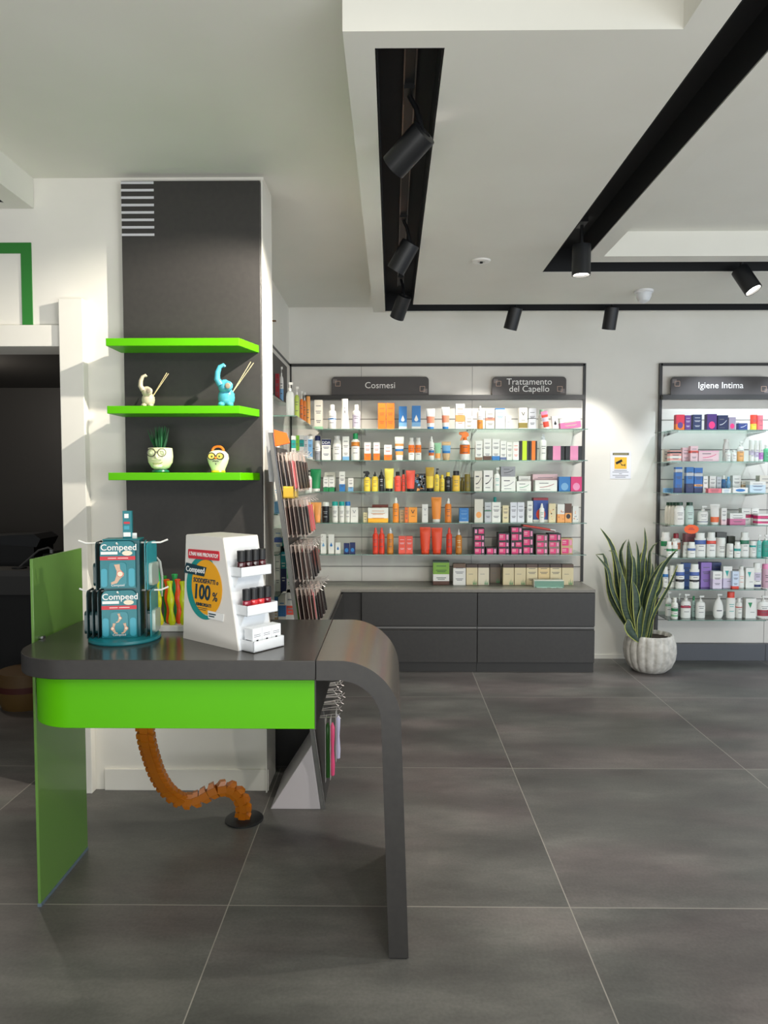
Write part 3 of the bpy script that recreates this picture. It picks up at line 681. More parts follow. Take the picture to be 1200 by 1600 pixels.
def place(kind, x0, x1, yt, desc, body, bands=(), cap=None, mk=None, ink=None, Y=5.60, z=0, yb=None, d=None, tilt=0, yaw=0, where='', group=None):
    Z0 = z if yb is None else onY((x0+x1)/2, yb, Y).z
    a = onY(x0, yt, Y); b__ = onY(x1, yt, Y); w = (b__.x-a.x)*.97; h = (a.z+b__.z)/2-Z0
    if kind in ('carton', 'striped', 'pack'): dd = d or min(max(w*.7, .03), .09)
    else: dd = d or (w if kind in ('can', 'dropper', 'spray', 'trigger', 'bottle') else w*.62)
    o = make_product(kind, w, h, dd, body, list(bands), cap, mk, ink)
    o.location = ((a.x+b__.x)/2, Y, Z0+.0006); o.rotation_euler = (0, math.radians(tilt), math.radians(yaw))
    label = f'{desc} {where}'.strip(); assert label not in USED, label; USED[label] = 1
    nw = len(label.split())
    if not 4 <= nw <= 16: print('LABELLEN', nw, label)
    tag(o, label, CAT.get(kind, 'bottle'), group); return o
def row(z, where, group, items, Y=5.60):
    for it in items:
        kind, x0, x1, yt, desc, body = it[:6]; kw = dict(it[6]) if len(it) > 6 else {}
        if 'dz' in kw: kw['z'] = z+kw.pop('dz')
        kw.setdefault('z', z); kw.setdefault('Y', Y); place(kind, x0, x1, yt, desc, body, where=where, group=group, **kw)
def D(**k): return k
row(SH[0], 'on the top shelf, wide rack', 'toiletries on the top shelf of the wide rack', [
 ('carton', 491, 504, 625, 'tall off-white carton with small green squares', 'ow', D(bands=[(0, .10, 'lg')], mk='lines')),
 ('bottle', 511.5, 525, 632, 'white bottle with thin blue band', 'w', D(bands=[(.40, .44, 'b')], cap='w')),
 ('flare', 531, 546, 623, 'tall white bottle widening to its base', 'w', D(cap='w', mk='vert')),
 ('bottle', 550, 563, 632, 'white bottle with lilac label', 'w', D(bands=[(.1, .6, 'li')], cap='w')),
 ('carton', 590.5, 603, 630, 'left of two tall bright orange cartons', 'o', D(bands=[(0, .55, (240, 112, 14))], ink='r')),
 ('carton', 603.5, 616.5, 630, 'right of two tall bright orange cartons', 'o', D(bands=[(0, .55, (240, 112, 14))], ink='r')),
 ('carton', 623, 636, 635, 'smaller blue carton fading to white at the foot', 'b', D(bands=[(0, .12, 'w'), (.12, .3, 'lb')], mk='drop', ink='w')),
 ('carton', 643.5, 657.5, 634, 'larger blue carton fading to white', 'b', D(bands=[(0, .12, 'w'), (.12, .3, 'lb')], mk='drop', ink='w')),
 ('tube', 666, 680, 638, 'left white tube with peach panel and blue cap', 'w', D(bands=[(.3, .62, 'dp')], cap='b')),
 ('tube', 690, 703, 635.5, 'right white tube with peach panel and blue cap', 'w', D(bands=[(.3, .62, 'dp')], cap='b')),
 ('carton', 712, 726.5, 631, 'white carton printed with peach rectangle', 'w', D(bands=[(.30, .56, 'lo')], mk='lines', ink='dp')),
 ('carton', 727, 739, 650, 'plain pale carton beside the amber bottle', 'ow', D(Y=5.64)),
 ('spray', 746, 755.5, 634, 'slim white pump bottle with amber lower half', 'w', D(bands=[(0, .40, 'am')], cap='w')),
 ('carton', 759, 773, 641, 'cream carton with small red block', 'ow', D(bands=[(.45, .60, 'dp')])),
 ('carton', 774, 789, 638, 'white carton with bright blue top edge', 'w', D(bands=[(.94, 1, 'b')], ink='lb')),
 ('carton', 790, 799, 650, 'short blank white carton right of the blue-topped one', 'w', D(Y=5.63)),
 ('carton', 811, 824.5, 637, 'white carton with large V and olive base', 'ow', D(bands=[(.06, .30, 'ol')], mk='v', ink='k')),
 ('carton', 826, 838, 638, 'grey and white carton standing at an angle', 'lgy', D(yaw=-14, bands=[(.5, .53, 'k')])),
 ('bottle', 842, 852, 640, 'pale bottle with sage green cap', 'ow', D(cap='lg', Y=5.66)),
 ('tube', 850, 861, 642, 'tilted red and pink tube', 'cor', D(tilt=-10, cap='w', bands=[(.42, .66, 'li'), (.8, 1, 'pk')], Y=5.585)),
 ('carton', 864, 873.5, 650, 'narrow white carton with dark dropper picture', 'w', D(tilt=-6, ink='k', mk='drop', Y=5.59)),
 ('carton', 876, 909, 653, 'wide white and pink slanted carton', 'w', D(bands=[(0, .6, (226, 110, 160))], tilt=-7, mk='lines', ink='lg', dz=.010, Y=5.62)),
])
row(SH[1], 'on the second shelf, wide rack', 'toiletries on the second shelf of the wide rack', [
 ('can', 491, 500.5, 681, 'slim white can with navy cap', 'w', D(bands=[(0, .38, 'gy')], cap='nb')),
 ('carton', 502.5, 516.5, 686, 'white carton with navy DDA heading', 'w', D(bands=[(.72, .98, 'nb')], ink='nb')),
 ('wide', 519, 533.5, 681, 'plain white bottle with broad white cap', 'w', D(cap='w')),
 ('carton', 535, 545.5, 682, 'white carton with pale blue foot', 'w', D(bands=[(0, .16, 'lb')], mk='lines')),
 ('bottle', 548, 562, 677, 'white bottle with green cap and amber label', 'w', D(bands=[(.52, .68, 'am')], cap='g')),
 ('carton', 569, 579.5, 691, 'first of three small white cartons with orange foot', 'w', D(bands=[(0, .38, 'o')], ink='cor')),
 ('carton', 583.5, 593.5, 691, 'second of three small white cartons with orange foot', 'w', D(bands=[(0, .38, 'o')], ink='cor')),
 ('carton', 600, 612.5, 695, 'third, wider of three white cartons with orange foot', 'w', D(bands=[(0, .36, 'o')], ink='cor')),
 ('tube', 616.5, 631.5, 682, 'white tube with blue and orange bands', 'w', D(bands=[(.22, .38, 'lo'), (.38, .48, 'b'), (.6, .7, 'lo')], cap='w')),
 ('wide', 638, 648, 684, 'left of two orange and white spray bottles', 'w', D(bands=[(.34, .68, 'o')], cap='w')),
 ('wide', 648.7, 658.5, 684, 'right of two orange and white spray bottles', 'w', D(bands=[(.34, .68, 'o')], cap='w')),
 ('spray', 670, 678.5, 682, 'slim white bottle with blue and orange stripe', 'w', D(bands=[(.2, .32, 'o'), (.32, .42, 'b')], cap='w')),
 ('tube', 679, 689.5, 692, 'pale green tube with orange label', 'lg', D(bands=[(.1, .4, 'lo')], cap='ow')),
 ('tube', 690.5, 705, 690, 'tan tube with blue splash drawing', 'tn', D(bands=[(.5, .8, 'lb'), (.38, .5, 'b')], cap='tn')),
 ('trigger', 719, 735.5, 674, 'white spray bottle with orange trigger and label', 'w', D(bands=[(.22, .54, 'o')], cap='o')),
 ('carton', 743, 754, 689, 'white carton with light brown foot', 'w', D(bands=[(0, .16, (150, 118, 90))])),
 ('carton', 755.5, 768, 686, 'white carton with dark brown foot', 'w', D(bands=[(0, .20, 'br')])),
 ('carton', 769, 781.3, 686, 'white carton with bright blue foot', 'w', D(bands=[(0, .20, 'b')])),
 ('carton', 781.8, 791.5, 689, 'white carton with slate blue foot', 'w', D(bands=[(.02, .16, (96, 110, 150))])),
 ('carton', 792, 801, 691, 'white carton with grey print', 'w', D(Y=5.62)),
 ('carton', 801.5, 811, 691, 'white carton with red print line', 'w', D(ink='cor')),
 ('striped', 812, 827, 689, 'black carton with lime stripe', 'k', D(bands=[(0, 1, 'lm')])),
 ('striped', 827.5, 839.5, 689, 'black carton with orange stripe', 'k', D(bands=[(0, 1, 'o')])),
 ('spray', 844, 855.5, 678, 'tall white spray bottle with clear cap', 'w', D(cap='lgy')),
 ('striped', 856.5, 882.5, 697, 'left wide black carton with pink stripe', 'k', D(bands=[(0, 1, 'pk')])),
 ('striped', 883.5, 910, 697, 'right wide black carton with pink stripe', 'k', D(bands=[(0, 1, 'pk')])),
])
row(SH[2], 'on the third shelf, wide rack', 'toiletries on the third shelf of the wide rack', [
 ('tube', 484, 501.5, 733, 'fat green tube with white cap', 'g', D(cap='w')),
 ('carton', 505, 513.3, 745, 'left small white carton with green foot', 'w', D(bands=[(0, .28, 'g')])),
 ('carton', 513.7, 522.5, 745, 'right small white carton with green foot', 'w', D(bands=[(0, .28, 'g')])),
 ('carton', 507, 524, 738, 'taller pale carton behind the green-footed pair', 'ow', D(Y=5.68, bands=[(0, .2, 'dg')])),
 ('carton', 530, 539, 737, 'tall white carton with blue lower part', 'w', D(bands=[(0, .36, 'b')])),
 ('carton', 544, 552, 747, 'small white carton with blue lower part', 'w', D(bands=[(0, .32, 'lb')])),
 ('trigger', 568, 579, 736, 'yellow bottle with black trigger head', 'y', D(cap='k', bands=[(0, .02, 'y')])),
 ('dropper', 580.5, 591, 737, 'yellow bottle with black nozzle beside the trigger one', 'y', D(cap='k')),
 ('dropper', 591.7, 600, 733, 'slim black bottle between yellow ones', 'k', D(cap='k', ink='lgy')),
 ('tube', 600.5, 615.5, 732, 'pale yellow tube standing on black cap', (246, 222, 96), D(cap='k', ink='ol')),
 ('bottle', 616, 627, 737, 'coral red bottle with black cap', 'cor', D(cap='k', ink='rd')),
 ('bottle', 627.5, 634, 734, 'narrow coral red bottle with black cap', 'cor', D(cap='k', Y=5.64)),
 ('tube', 634, 649, 735, 'coral red tube standing on black cap', 'cor', D(cap='k')),
 ('pouch', 646.5, 666, 740, 'black pouch with blue and grey pattern', 'k', D(cap='k', Y=5.63)),
 ('tube', 665, 679, 730, 'golden yellow tube on black cap', 'gd', D(cap='k', bands=[(.15, .62, 'y')])),
 ('pump', 678.5, 687, 732, 'slim yellow bottle with dark pump', 'y', D(cap='k')),
 ('bottle', 687.5, 695, 742, 'small yellow bottle without dark cap', 'y', D(cap='y')),
 ('bottle', 695.3, 705.5, 738, 'black bottle with yellow cap', 'k', D(cap='y', ink='lgy')),
 ('jar', 707, 719, 736, 'round yellow bottle with dark cap', (244, 196, 66), D(cap='k')),
 ('bottle', 719.5, 725.5, 746, 'narrow olive bottle behind', 'ol', D(cap='ol', Y=5.65)),
 ('can', 726, 735.5, 741, 'olive gold can', 'ol', D(cap='ol')),
 ('carton', 741, 753.5, 736, 'beige and white carton with dark curve', 'ow', D(mk='swoosh', ink='k')),
 ('carton', 755.5, 770.5, 735, 'taller white carton with dark curve', 'w', D(mk='swoosh', ink='k')),
 ('pump', 772, 782.5, 731, 'white pump bottle with teal print', 'w', D(cap='w', ink='t')),
 ('carton', 783, 806, 745, 'wide white carton under the grey one', 'w', D(mk='swoosh', ink='gy')),
 ('carton', 782.5, 805.5, 729, 'grey carton stacked on a white one', 'gy', D(mk='swoosh', ink='k', yb=744.8)),
 ('carton', 807, 830, 752, 'white carton with green curve', 'w', D(mk='swoosh', ink='g')),
 ('carton', 810, 829, 744, 'white carton standing behind the green-curve one', 'w', D(Y=5.68)),
 ('carton', 832, 872, 741, 'large pale pink carton at the back', 'ppk', D(Y=5.70)),
 ('carton', 836, 871, 750.5, 'large white carton with dark red curve', 'w', D(mk='swoosh', ink='rd')),
 ('carton', 873.5, 891.5, 745, 'blue carton with white circle', 'b', D(mk='oval', ink='lb')),
 ('carton', 892, 909.5, 745, 'magenta carton with white circle', 'hp', D(mk='oval', ink='pk')),
])
row(SH[3], 'on the fourth shelf, wide rack', 'toiletries on the fourth shelf of the wide rack', [
 ('tube', 482, 491, 785, 'left peach tube near the corner', 'lo', D(cap='lo', Y=5.56)),
 ('tube', 490, 502, 785, 'right peach tube near the corner', 'lo', D(cap='lo')),
 ('can', 502.5, 514, 785, 'black bottle with white cap', 'k', D(cap='w', ink='lgy')),
 ('can', 518, 528, 784, 'left white can with teal cap', 'w', D(cap='t')),
 ('can', 529, 538.3, 784, 'right white can with teal cap', 'w', D(cap='t')),
 ('can', 538.7, 547.5, 784, 'white can with blue cap', 'w', D(cap='b')),
 ('carton', 547.5, 559.5, 793, 'white carton with V by the blue-capped can', 'w', D(mk='v', ink='gy')),
 ('carton', 567.5, 574, 801, 'small cream carton left of the wide yellow-based one', 'cr', D(Y=5.63)),
 ('carton', 574.5, 607, 794, 'wide white carton with yellow-orange base', 'w', D(bands=[(0, .28, (246, 176, 40))], mk='lines', ink='am')),
 ('carton', 581, 607, 789, 'reddish brown pack behind the wide yellow-based carton', (120, 50, 36), D(Y=5.70)),
 ('spray', 613.5, 623.5, 778, 'left orange bottle with white cap', (244, 146, 50), D(cap='w')),
 ('carton', 624.5, 632, 797, 'small tan carton behind the orange bottle', 'tn', D(Y=5.66)),
 ('carton', 632.5, 637.7, 793, 'narrow orange carton side', (232, 110, 36), D()),
 ('carton', 638.3, 652, 793, 'orange carton with V', (246, 156, 48), D(mk='v', ink='k')),
 ('carton', 659.5, 669, 788, 'slim white carton with V', 'w', D(mk='v', ink='gy')),
 ('tube', 674, 690.5, 777, 'large orange tube with white cap', (248, 150, 60), D(cap='w')),
 ('spray', 695.5, 706, 779, 'right orange bottle with white cap', (244, 140, 54), D(cap='w')),
 ('carton', 717.5, 732.5, 794, 'square blue carton with white foot', 'b', D(bands=[(0, .06, 'w')], ink='lb')),
 ('carton', 741.5, 755, 780, 'tall white carton with beige oval', 'ow', D(mk='oval', ink='lo')),
 ('carton', 757.5, 768, 785, 'pale carton with green stripe', 'lgy', D(bands=[(.55, .60, 'g')])),
 ('bottle', 770, 778, 777, 'teal tipped bottle peeking over pale cartons', 't', D(cap='t', Y=5.70)),
 ('carton', 768.5, 782.5, 785, 'pale grey white carton', 'w', D()),
 ('carton', 785.5, 795, 790, 'small cream carton with fine print', 'cr', D()),
 ('carton', 797.5, 808, 785, 'left of two identical pale lilac white cartons', (222, 222, 230), D()),
 ('carton', 808.5, 819.5, 785, 'right of two identical pale lilac white cartons', (222, 222, 230), D()),
 ('carton', 824, 832.7, 783, 'slim white carton left of the large blue one', 'w', D()),
 ('carton', 833.5, 857, 778, 'large royal blue carton with red dot', (34, 76, 160), D(bands=[(.9, 1, 'rd'), (0, .1, 'w')], mk='oval', ink='r', Y=5.64)),
 ('spray', 843.5, 851.5, 787, 'white spray bottle in front of the blue carton', 'w', D(cap='w', ink='g', Y=5.57)),
 ('carton', 857.7, 868.5, 787, 'cream carton with coloured dots', 'cr', D(mk='dots', ink='br')),
 ('carton', 871, 882.5, 788, 'white and orange carton with dark letters', 'w', D(bands=[(0, .45, 'lo')], mk='dots', ink='rd')),
 ('carton', 883, 893.5, 787, 'brown and orange carton with round picture', 'lo', D(bands=[(.5, 1, 'br')], mk='oval', ink='k')),
 ('carton', 895, 904.5, 791, 'small white carton with dark scribble', 'w', D(mk='dots', ink='nb')),
])
row(SH[4], 'on the fifth shelf, wide rack', 'toiletries on the fifth shelf of the wide rack', [
 ('carton', 501, 509.5, 835, 'slim white carton with pale blue drop', 'w', D(mk='drop', ink='lb')),
 ('carton', 513, 522, 835, 'slim white carton with dark blue drop', 'w', D(mk='drop', ink='b')),
 ('carton', 524, 532, 848, 'short white carton with blue drop', 'w', D(mk='drop', ink='b')),
 ('carton', 537, 546, 849, 'left small navy carton', 'nb', D(mk='oval', ink='b')),
 ('carton', 546.5, 555, 848, 'right small navy carton', 'nb', D(mk='oval', ink='b')),
 ('spray', 582, 591.3, 825, 'left of two tall red bottles', 'r', D(cap='cor')),
 ('spray', 591.7, 601, 825, 'right of two tall red bottles', 'r', D(cap='cor')),
 ('spray', 604.5, 615, 825, 'amber oil bottle with clear cap', 'am', D(cap='lgy')),
 ('carton', 622.7, 633.8, 838, 'left coral red carton', 'cor', D(ink='ppk')),
 ('carton', 634.2, 645, 838, 'right coral red carton', 'cor', D(ink='ppk')),
 ('tube', 656, 673.5, 824, 'left large red-orange tube', (236, 74, 36), D(cap=(236, 74, 36))),
 ('tube', 674, 692, 825, 'right large red-orange tube', (236, 74, 36), D(cap=(236, 74, 36))),
 ('spray', 697.5, 707, 825, 'single red bottle right of the tubes', 'r', D(cap='cor')),
 ('dropper', 712, 722.5, 827, 'amber bottle with white pointed nozzle', 'am', D(cap='w', ink='cr')),
])
# hair colour boxes
def dye(x0, x1, y0, y1, label, body='k', panel='hp', side=1, Y=5.60):
    a = onY(x0, y1, Y); b__ = onY(x1, y0, Y); w, h = (b__.x-a.x)*.985, (b__.z-a.z)
    o = MB().box(-w/2, w/2, 0, .11, 0, h-.0006, cm(body)).build('dye_box', loc=((a.x+b__.x)/2, Y, a.z))
    sq = h > .072
    MB().box(-w*.42*1 if side > 0 else -w*.08, w*.16 if side > 0 else w*.42, -.0008, 0, h*.14, h*.86, cm(panel)).build('colour_panel', o)
    if not sq: MB().box(w*.24 if side > 0 else -w*.42, w*.42 if side > 0 else -w*.22, -.0008, 0, h*.2, h*.8, cm('pk')).build('swatch', o)
    q = MB()
    for zz in (.40, .56, .66): q.box((-w*.38 if side > 0 else 0), (-w*.06 if side > 0 else w*.3), -.0014, -.0008, h*zz, h*zz+h*.05, cm('ppk'))
    q.build('printed_mark', o)
    tag(o, label, 'box', 'hair colour boxes stacked on the fifth shelf')
def stack(x0, x1, ys, nm, **k):
    ords = {1: [''], 2: ['bottom', 'top'], 3: ['bottom', 'middle', 'top'], 4: ['bottom', 'second', 'third', 'top']}[len(ys)-1]
    for i in range(len(ys)-1):
        kw = dict(k)
        if 'bodies' in kw: kw['body'] = kw.pop('bodies')[i]
        if 'sides' in kw: kw['side'] = kw.pop('sides')[i]
        xx = k.get('xs', None); kw.pop('xs', None)
        X0, X1 = (xx[i] if xx else (x0, x1))
        dye(X0, X1, ys[i+1], ys[i], f'{ords[i]} box of {nm}'.strip() if ords[i] else f'single box {nm}', **kw)
yb5 = 866.2
stack(740.5, 757.5, [yb5, 855.6, 845.2, 835.2, 825.2], 'the leftmost stack of pink and black dye boxes', sides=[1, 1, 1, -1])
stack(759.5, 776.5, [yb5, 855.6], 'of pink dye right of the leftmost stack')
stack(778.5, 796, [yb5, 855.6, 846, 832.6], 'the second tall stack of pink dye boxes')
stack(798, 816.3, [yb5, 855.6, 846, 832.8, 823.2], 'the third tall stack of pink dye boxes', sides=[1, -1, 1, 1])
stack(816.8, 833.5, [yb5, 853.5, 840.6, 827.2], 'the stack of square-fronted dye boxes')
stack(837.5, 856, [yb5, 856, 846.4, 835], 'the brown-grey dye box stack', bodies=[(110, 96, 90)]*3)
stack(858, 874.5, [yb5, 855.6, 846, 833.5], 'the dye stack second from the right', bodies=[(140, 122, 110), (140, 122, 110), 'k'], xs=[(858, 874.5), (857.5, 874.5), (857, 877)])
stack(876.5, 895, [yb5, 854.4, 841.2], 'the rightmost tan dye stack', bodies=['tn', 'tn'])
zt_ = onY(832, 826.2, 5.62).z; a = onY(817.5, 822, 5.60); b__ = onY(868, 830, 5.60)
for k, (dy, dz, cc, nn) in enumerate(((0, 0, 'r', 'red flat slanted pack lying over the dye stacks'), (.03, .012, 'rd', 'dark red flat pack under the slanted red pack'))):
    L_ = (b__-a).length; o = MB().box(-L_/2, L_*(.5-.16*(k == 0)), 0, .09, 0, .009, cm(cc)).build('flat_pack', loc=(a+(b__-a)*.5)+Vector((0, dy, .002-dz*.0-.010*k)), rot=(0, math.atan2(a.z-b__.z, b__.x-a.x), 0))
    if k == 0: MB().box(L_*.34, L_*.5, 0, .09, 0, .009, cm('w')).build('white_end', o)
    tag(o, nn, 'box')
# worktop boxes
BT = CT+.0008
row(BT, 'on the grey worktop', 'boxes on the worktop under the wide rack', [
 ('carton', 676.5, 702.5, 877, 'green and white box with brown chocolate picture', 'w', D(bands=[(.45, .94, (128, 176, 60)), (0, .16, 'br'), (.94, 1, 'dg')], mk='lines', ink='dg', Y=5.70, d=.08)),
 ('carton', 708, 728, 881, 'white box with brown top, left of the cream boxes', 'w', D(bands=[(.80, 1, (110, 84, 66))], Y=5.68, d=.06)),
 ('carton', 728.7, 746.5, 882, 'first cream box with green leaf mark', 'cr', D(bands=[(.84, 1, (70, 52, 44))], mk='plant', Y=5.70, d=.06)),
 ('carton', 747, 764.5, 882, 'second paler cream box with green leaf mark', (232, 222, 196), D(bands=[(.84, 1, (70, 52, 44))], mk='plant', Y=5.70, d=.06)),
 ('carton', 765.5, 782.5, 882, 'shade-darkened box set back in the gap of the row', (120, 106, 88), D(bands=[(.84, 1, (60, 46, 40))], mk='plant', Y=5.80, d=.06)),  # body and top band coloured darker to stand in for shade in the gap
 ('carton', 786, 803.5, 882, 'third cream box with green leaf mark', 'cr', D(bands=[(.84, 1, (70, 52, 44))], mk='plant', Y=5.70, d=.06)),
 ('carton', 804, 822, 882, 'fourth cream box with green leaf mark', 'cr', D(bands=[(.84, 1, (70, 52, 44))], mk='plant', Y=5.70, d=.06)),
 ('carton', 822.5, 840.5, 882, 'fifth cream box left of centre behind the tissue box', 'cr', D(bands=[(.84, 1, (90, 66, 54))], Y=5.70, d=.06)),
 ('carton', 841, 859, 882, 'sixth, yellower cream box behind the tissue box', (230, 204, 150), D(bands=[(.84, 1, (70, 52, 44))], Y=5.70, d=.06)),
 ('carton', 859.5, 877.5, 882, 'seventh cream box behind the tissue box end', 'cr', D(bands=[(.84, 1, (70, 52, 44))], Y=5.70, d=.06)),
 ('carton', 878, 896.5, 882, 'last cream box with leaf mark at the right end', 'cr', D(bands=[(.84, 1, (96, 72, 58))], mk='plant', Y=5.70, d=.06)),
])
q = onZ(858, 918, BT); t = empty('tissue_box', q, math.radians(-3), 'sage green and white tissue box lying before the cream boxes', 'tissue box')
MB().box(-.115, .115, 0, .10, 0, .052, cm((110, 150, 132))).box(-.117, -.112, 0, .10, 0, .052, cm('w')).box(-.115, .115, 0, .10, .052, .055, cm('w')).build('box', t)
mb = MB(); rr = random.Random(5); P_ = [(-.10+.2*i/14, -.018-rr.random()*.02) for i in range(15)]
mb.prism(P_+[(.10, .004), (-.10, .004)], .0008, .005, cm((176, 206, 194)), 'z'); mb.build('loose_sheet', t)

# right rack
row(SH2[0], 'on the top shelf, right rack', 'packs on the top shelf of the right rack', [
 ('carton', 1056.5, 1070, 648, 'red and orange carton', (206, 44, 70), D(bands=[(0, .4, 'o')], mk='oval', ink='pu')),
 ('carton', 1070.5, 1080, 649, 'small purple carton', 'pu', D(ink='li')),
 ('carton', 1083, 1097, 648, 'navy carton with pale letters', (36, 50, 90), D(ink='lgy')),
 ('carton', 1105, 1120.5, 647, 'violet carton with pink blot', (70, 40, 110), D(mk='oval', ink='hp')),
 ('carton', 1121.5, 1138, 649, 'dark navy carton with white strokes', (28, 36, 76), D(mk='swoosh', ink='lgy')),
 ('carton', 1139, 1150, 652, 'grey carton with pink oval', (150, 140, 160), D(mk='oval', ink='hp')),
 ('carton', 1154.5, 1168.5, 659.5, 'short blue and white carton', (40, 60, 130), D(bands=[(.85, 1, 'w')], mk='swoosh', ink='w')),
 ('can', 1175, 1184.8, 642, 'pink and yellow can with white cap', 'cor', D(bands=[(0, .33, 'y')], cap='w')),
 ('can', 1185.3, 1194.5, 643, 'pink can with white cap', (240, 120, 130), D(cap='w')),
])
row(SH2[1], 'on the second shelf, right rack', 'packs on the second shelf of the right rack', [
 ('carton', 1037, 1046.5, 702, 'narrow grey carton by the rack frame', 'ow', D(Y=5.74)),
 ('carton', 1047, 1065, 704, 'pink and white carton with black bar', (244, 170, 160), D(bands=[(.74, .9, 'k'), (.0, .1, 'w'), (.3, .5, 'w')])),
 ('carton', 1066.5, 1078, 699.5, 'beige pink carton with text rows', 'ppk', D(Y=5.64)),
 ('carton', 1079, 1091, 697, 'taller pale pink carton', 'ppk', D(bands=[(.55, .7, 'cor')])),
 ('carton', 1091.5, 1124, 704.5, 'wide pale pink flat carton', 'ppk', D(mk='swoosh', ink='hp', bands=[(.94, 1, 'pk')])),
 ('wide', 1131, 1142, 686, 'tall rounded white bottle', 'w', D(cap='w', Y=5.66)),
 ('bottle', 1135, 1143.5, 703, 'left small white bottle in front', 'w', D(cap='w', Y=5.57)),
 ('bottle', 1144.2, 1152.5, 703, 'right small white bottle in front', 'w', D(cap='w', Y=5.57)),
 ('pump', 1153.5, 1164.5, 689.5, 'white and light orange pump bottle', (240, 176, 110), D(cap='w', bands=[(.5, .8, 'w')])),
 ('can', 1172.5, 1180.3, 687.5, 'left white bottle with mauve print', 'w', D(cap='w', bands=[(.3, .5, 'li')])),
 ('can', 1180.8, 1187.6, 688, 'middle white bottle with mauve print', 'w', D(cap='w', bands=[(.2, .45, 'li')], ink='pu')),
 ('can', 1188, 1194.6, 688, 'right white bottle with purple print', 'w', D(cap='w', bands=[(.1, .42, (196, 130, 200))], ink='pu')),
 ('bottle', 1195.5, 1206, 695, 'light green bottle at the photo edge', (110, 200, 150), D(cap='w')),
])
row(SH2[2], 'on the third shelf, right rack', 'packs on the third shelf of the right rack', [
 ('carton', 1039, 1052, 763, 'low pale blue carton by the frame', 'lb', D(Y=5.72)),
 ('carton', 1055.5, 1066.5, 730, 'first tall bright blue carton', (38, 104, 180), D(bands=[(.8, .92, 'lgy'), (0, .2, 'nb')])),
 ('carton', 1072.5, 1084.5, 730, 'second tall blue and navy carton', (52, 120, 190), D(bands=[(.66, .78, 'lgy'), (0, .36, 'nb')])),
 ('carton', 1085.3, 1098.3, 731, 'third tall blue and navy carton', (44, 110, 186), D(bands=[(.66, .78, 'lgy'), (0, .2, 'nb'), (.26, .34, 'lo')])),
 ('carton', 1099, 1106.5, 744, 'white carton beside the tall blue trio', 'w', D()),
 ('carton', 1109, 1119, 744, 'white carton behind the pink flat pack', 'w', D(Y=5.68)),
 ('carton', 1120, 1127.5, 745, 'pale grey carton behind the pink flat pack', 'lgy', D(Y=5.68)),
 ('bottle', 1128.5, 1136, 743, 'blue bottle behind the flat packs', (60, 110, 160), D(cap='w', Y=5.67)),
 ('bottle', 1136.5, 1143, 745, 'pale blue bottle behind the flat packs', 'lb', D(cap='lb', Y=5.67)),
 ('carton', 1145, 1158, 743, 'tall white carton behind the blue-white flat pack', 'w', D(Y=5.68)),
 ('carton', 1159, 1169.5, 752, 'beige multi-pack carton', 'tn', D(Y=5.67, bands=[(.7, 1, 'ow')])),
 ('carton', 1106.5, 1127.5, 763.5, 'flat coral pink pack at the front', (240, 120, 130), D(Y=5.555, d=.06)),
 ('carton', 1128, 1142.5, 763.5, 'flat white pack touching the coral one', 'w', D(Y=5.555, d=.06, ink='lb')),
 ('carton', 1145, 1169, 762, 'flat white pack with blue square', 'w', D(Y=5.555, d=.06, mk='oval', ink='b')),
 ('carton', 1171.5, 1197, 752.5, 'wide white and pale blue carton', 'w', D(bands=[(0, .7, (206, 222, 234))], ink='nb', mk='lines')),
 ('carton', 1187, 1206, 743, 'cream ribbed carton behind at the photo edge', 'ow', D(Y=5.68)),
])
row(SH2[3], 'on the fourth shelf, right rack', 'packs on the fourth shelf of the right rack', [
 ('wide', 1040.5, 1056, 785, 'leftmost of four white bottles with dark green caps', 'ow', D(cap='dg', Y=5.72)),
 ('wide', 1045.5, 1061, 785, 'second of four white bottles with dark green caps', 'ow', D(cap='dg', Y=5.66)),
 ('wide', 1050, 1066, 785, 'third of four white bottles with dark green caps', 'ow', D(cap='dg', Y=5.61)),
 ('wide', 1055.5, 1071.5, 785, 'frontmost of four white bottles with dark green caps', 'w', D(cap='dg', Y=5.555)),
 ('wide', 1072, 1086.5, 785, 'pale grey-green bottle with dark green cap', (200, 218, 210), D(cap='dg')),
 ('pump', 1092, 1109, 791, 'square white pump bottle', 'w', D(cap='w', bands=[(.14, .18, 'nb')])),
 ('tube', 1111.5, 1127, 788, 'white tube fading to orange', 'w', D(cap='w', bands=[(.12, .38, (240, 112, 62))])),
 ('carton', 1127.5, 1136, 794, 'narrow pinkish white carton', 'w', D(bands=[(0, .3, 'ppk')])),
 ('carton', 1140.5, 1165.5, 802, 'wide white carton with mauve lower half', 'w', D(bands=[(0, .52, (206, 110, 150))])),
 ('carton', 1159, 1174, 794.5, 'white carton with plum stripe at the back', 'w', D(Y=5.68, bands=[(.4, .62, 'mg')])),
 ('carton', 1174.5, 1186, 794.5, 'second white carton with plum stripe at the back', 'w', D(Y=5.68, bands=[(.4, .62, (150, 50, 100))])),
 ('carton', 1184, 1206, 803.5, 'hot pink banded carton at the photo edge', 'w', D(bands=[(.55, .85, 'hp'), (.12, .34, 'hp')])),
])
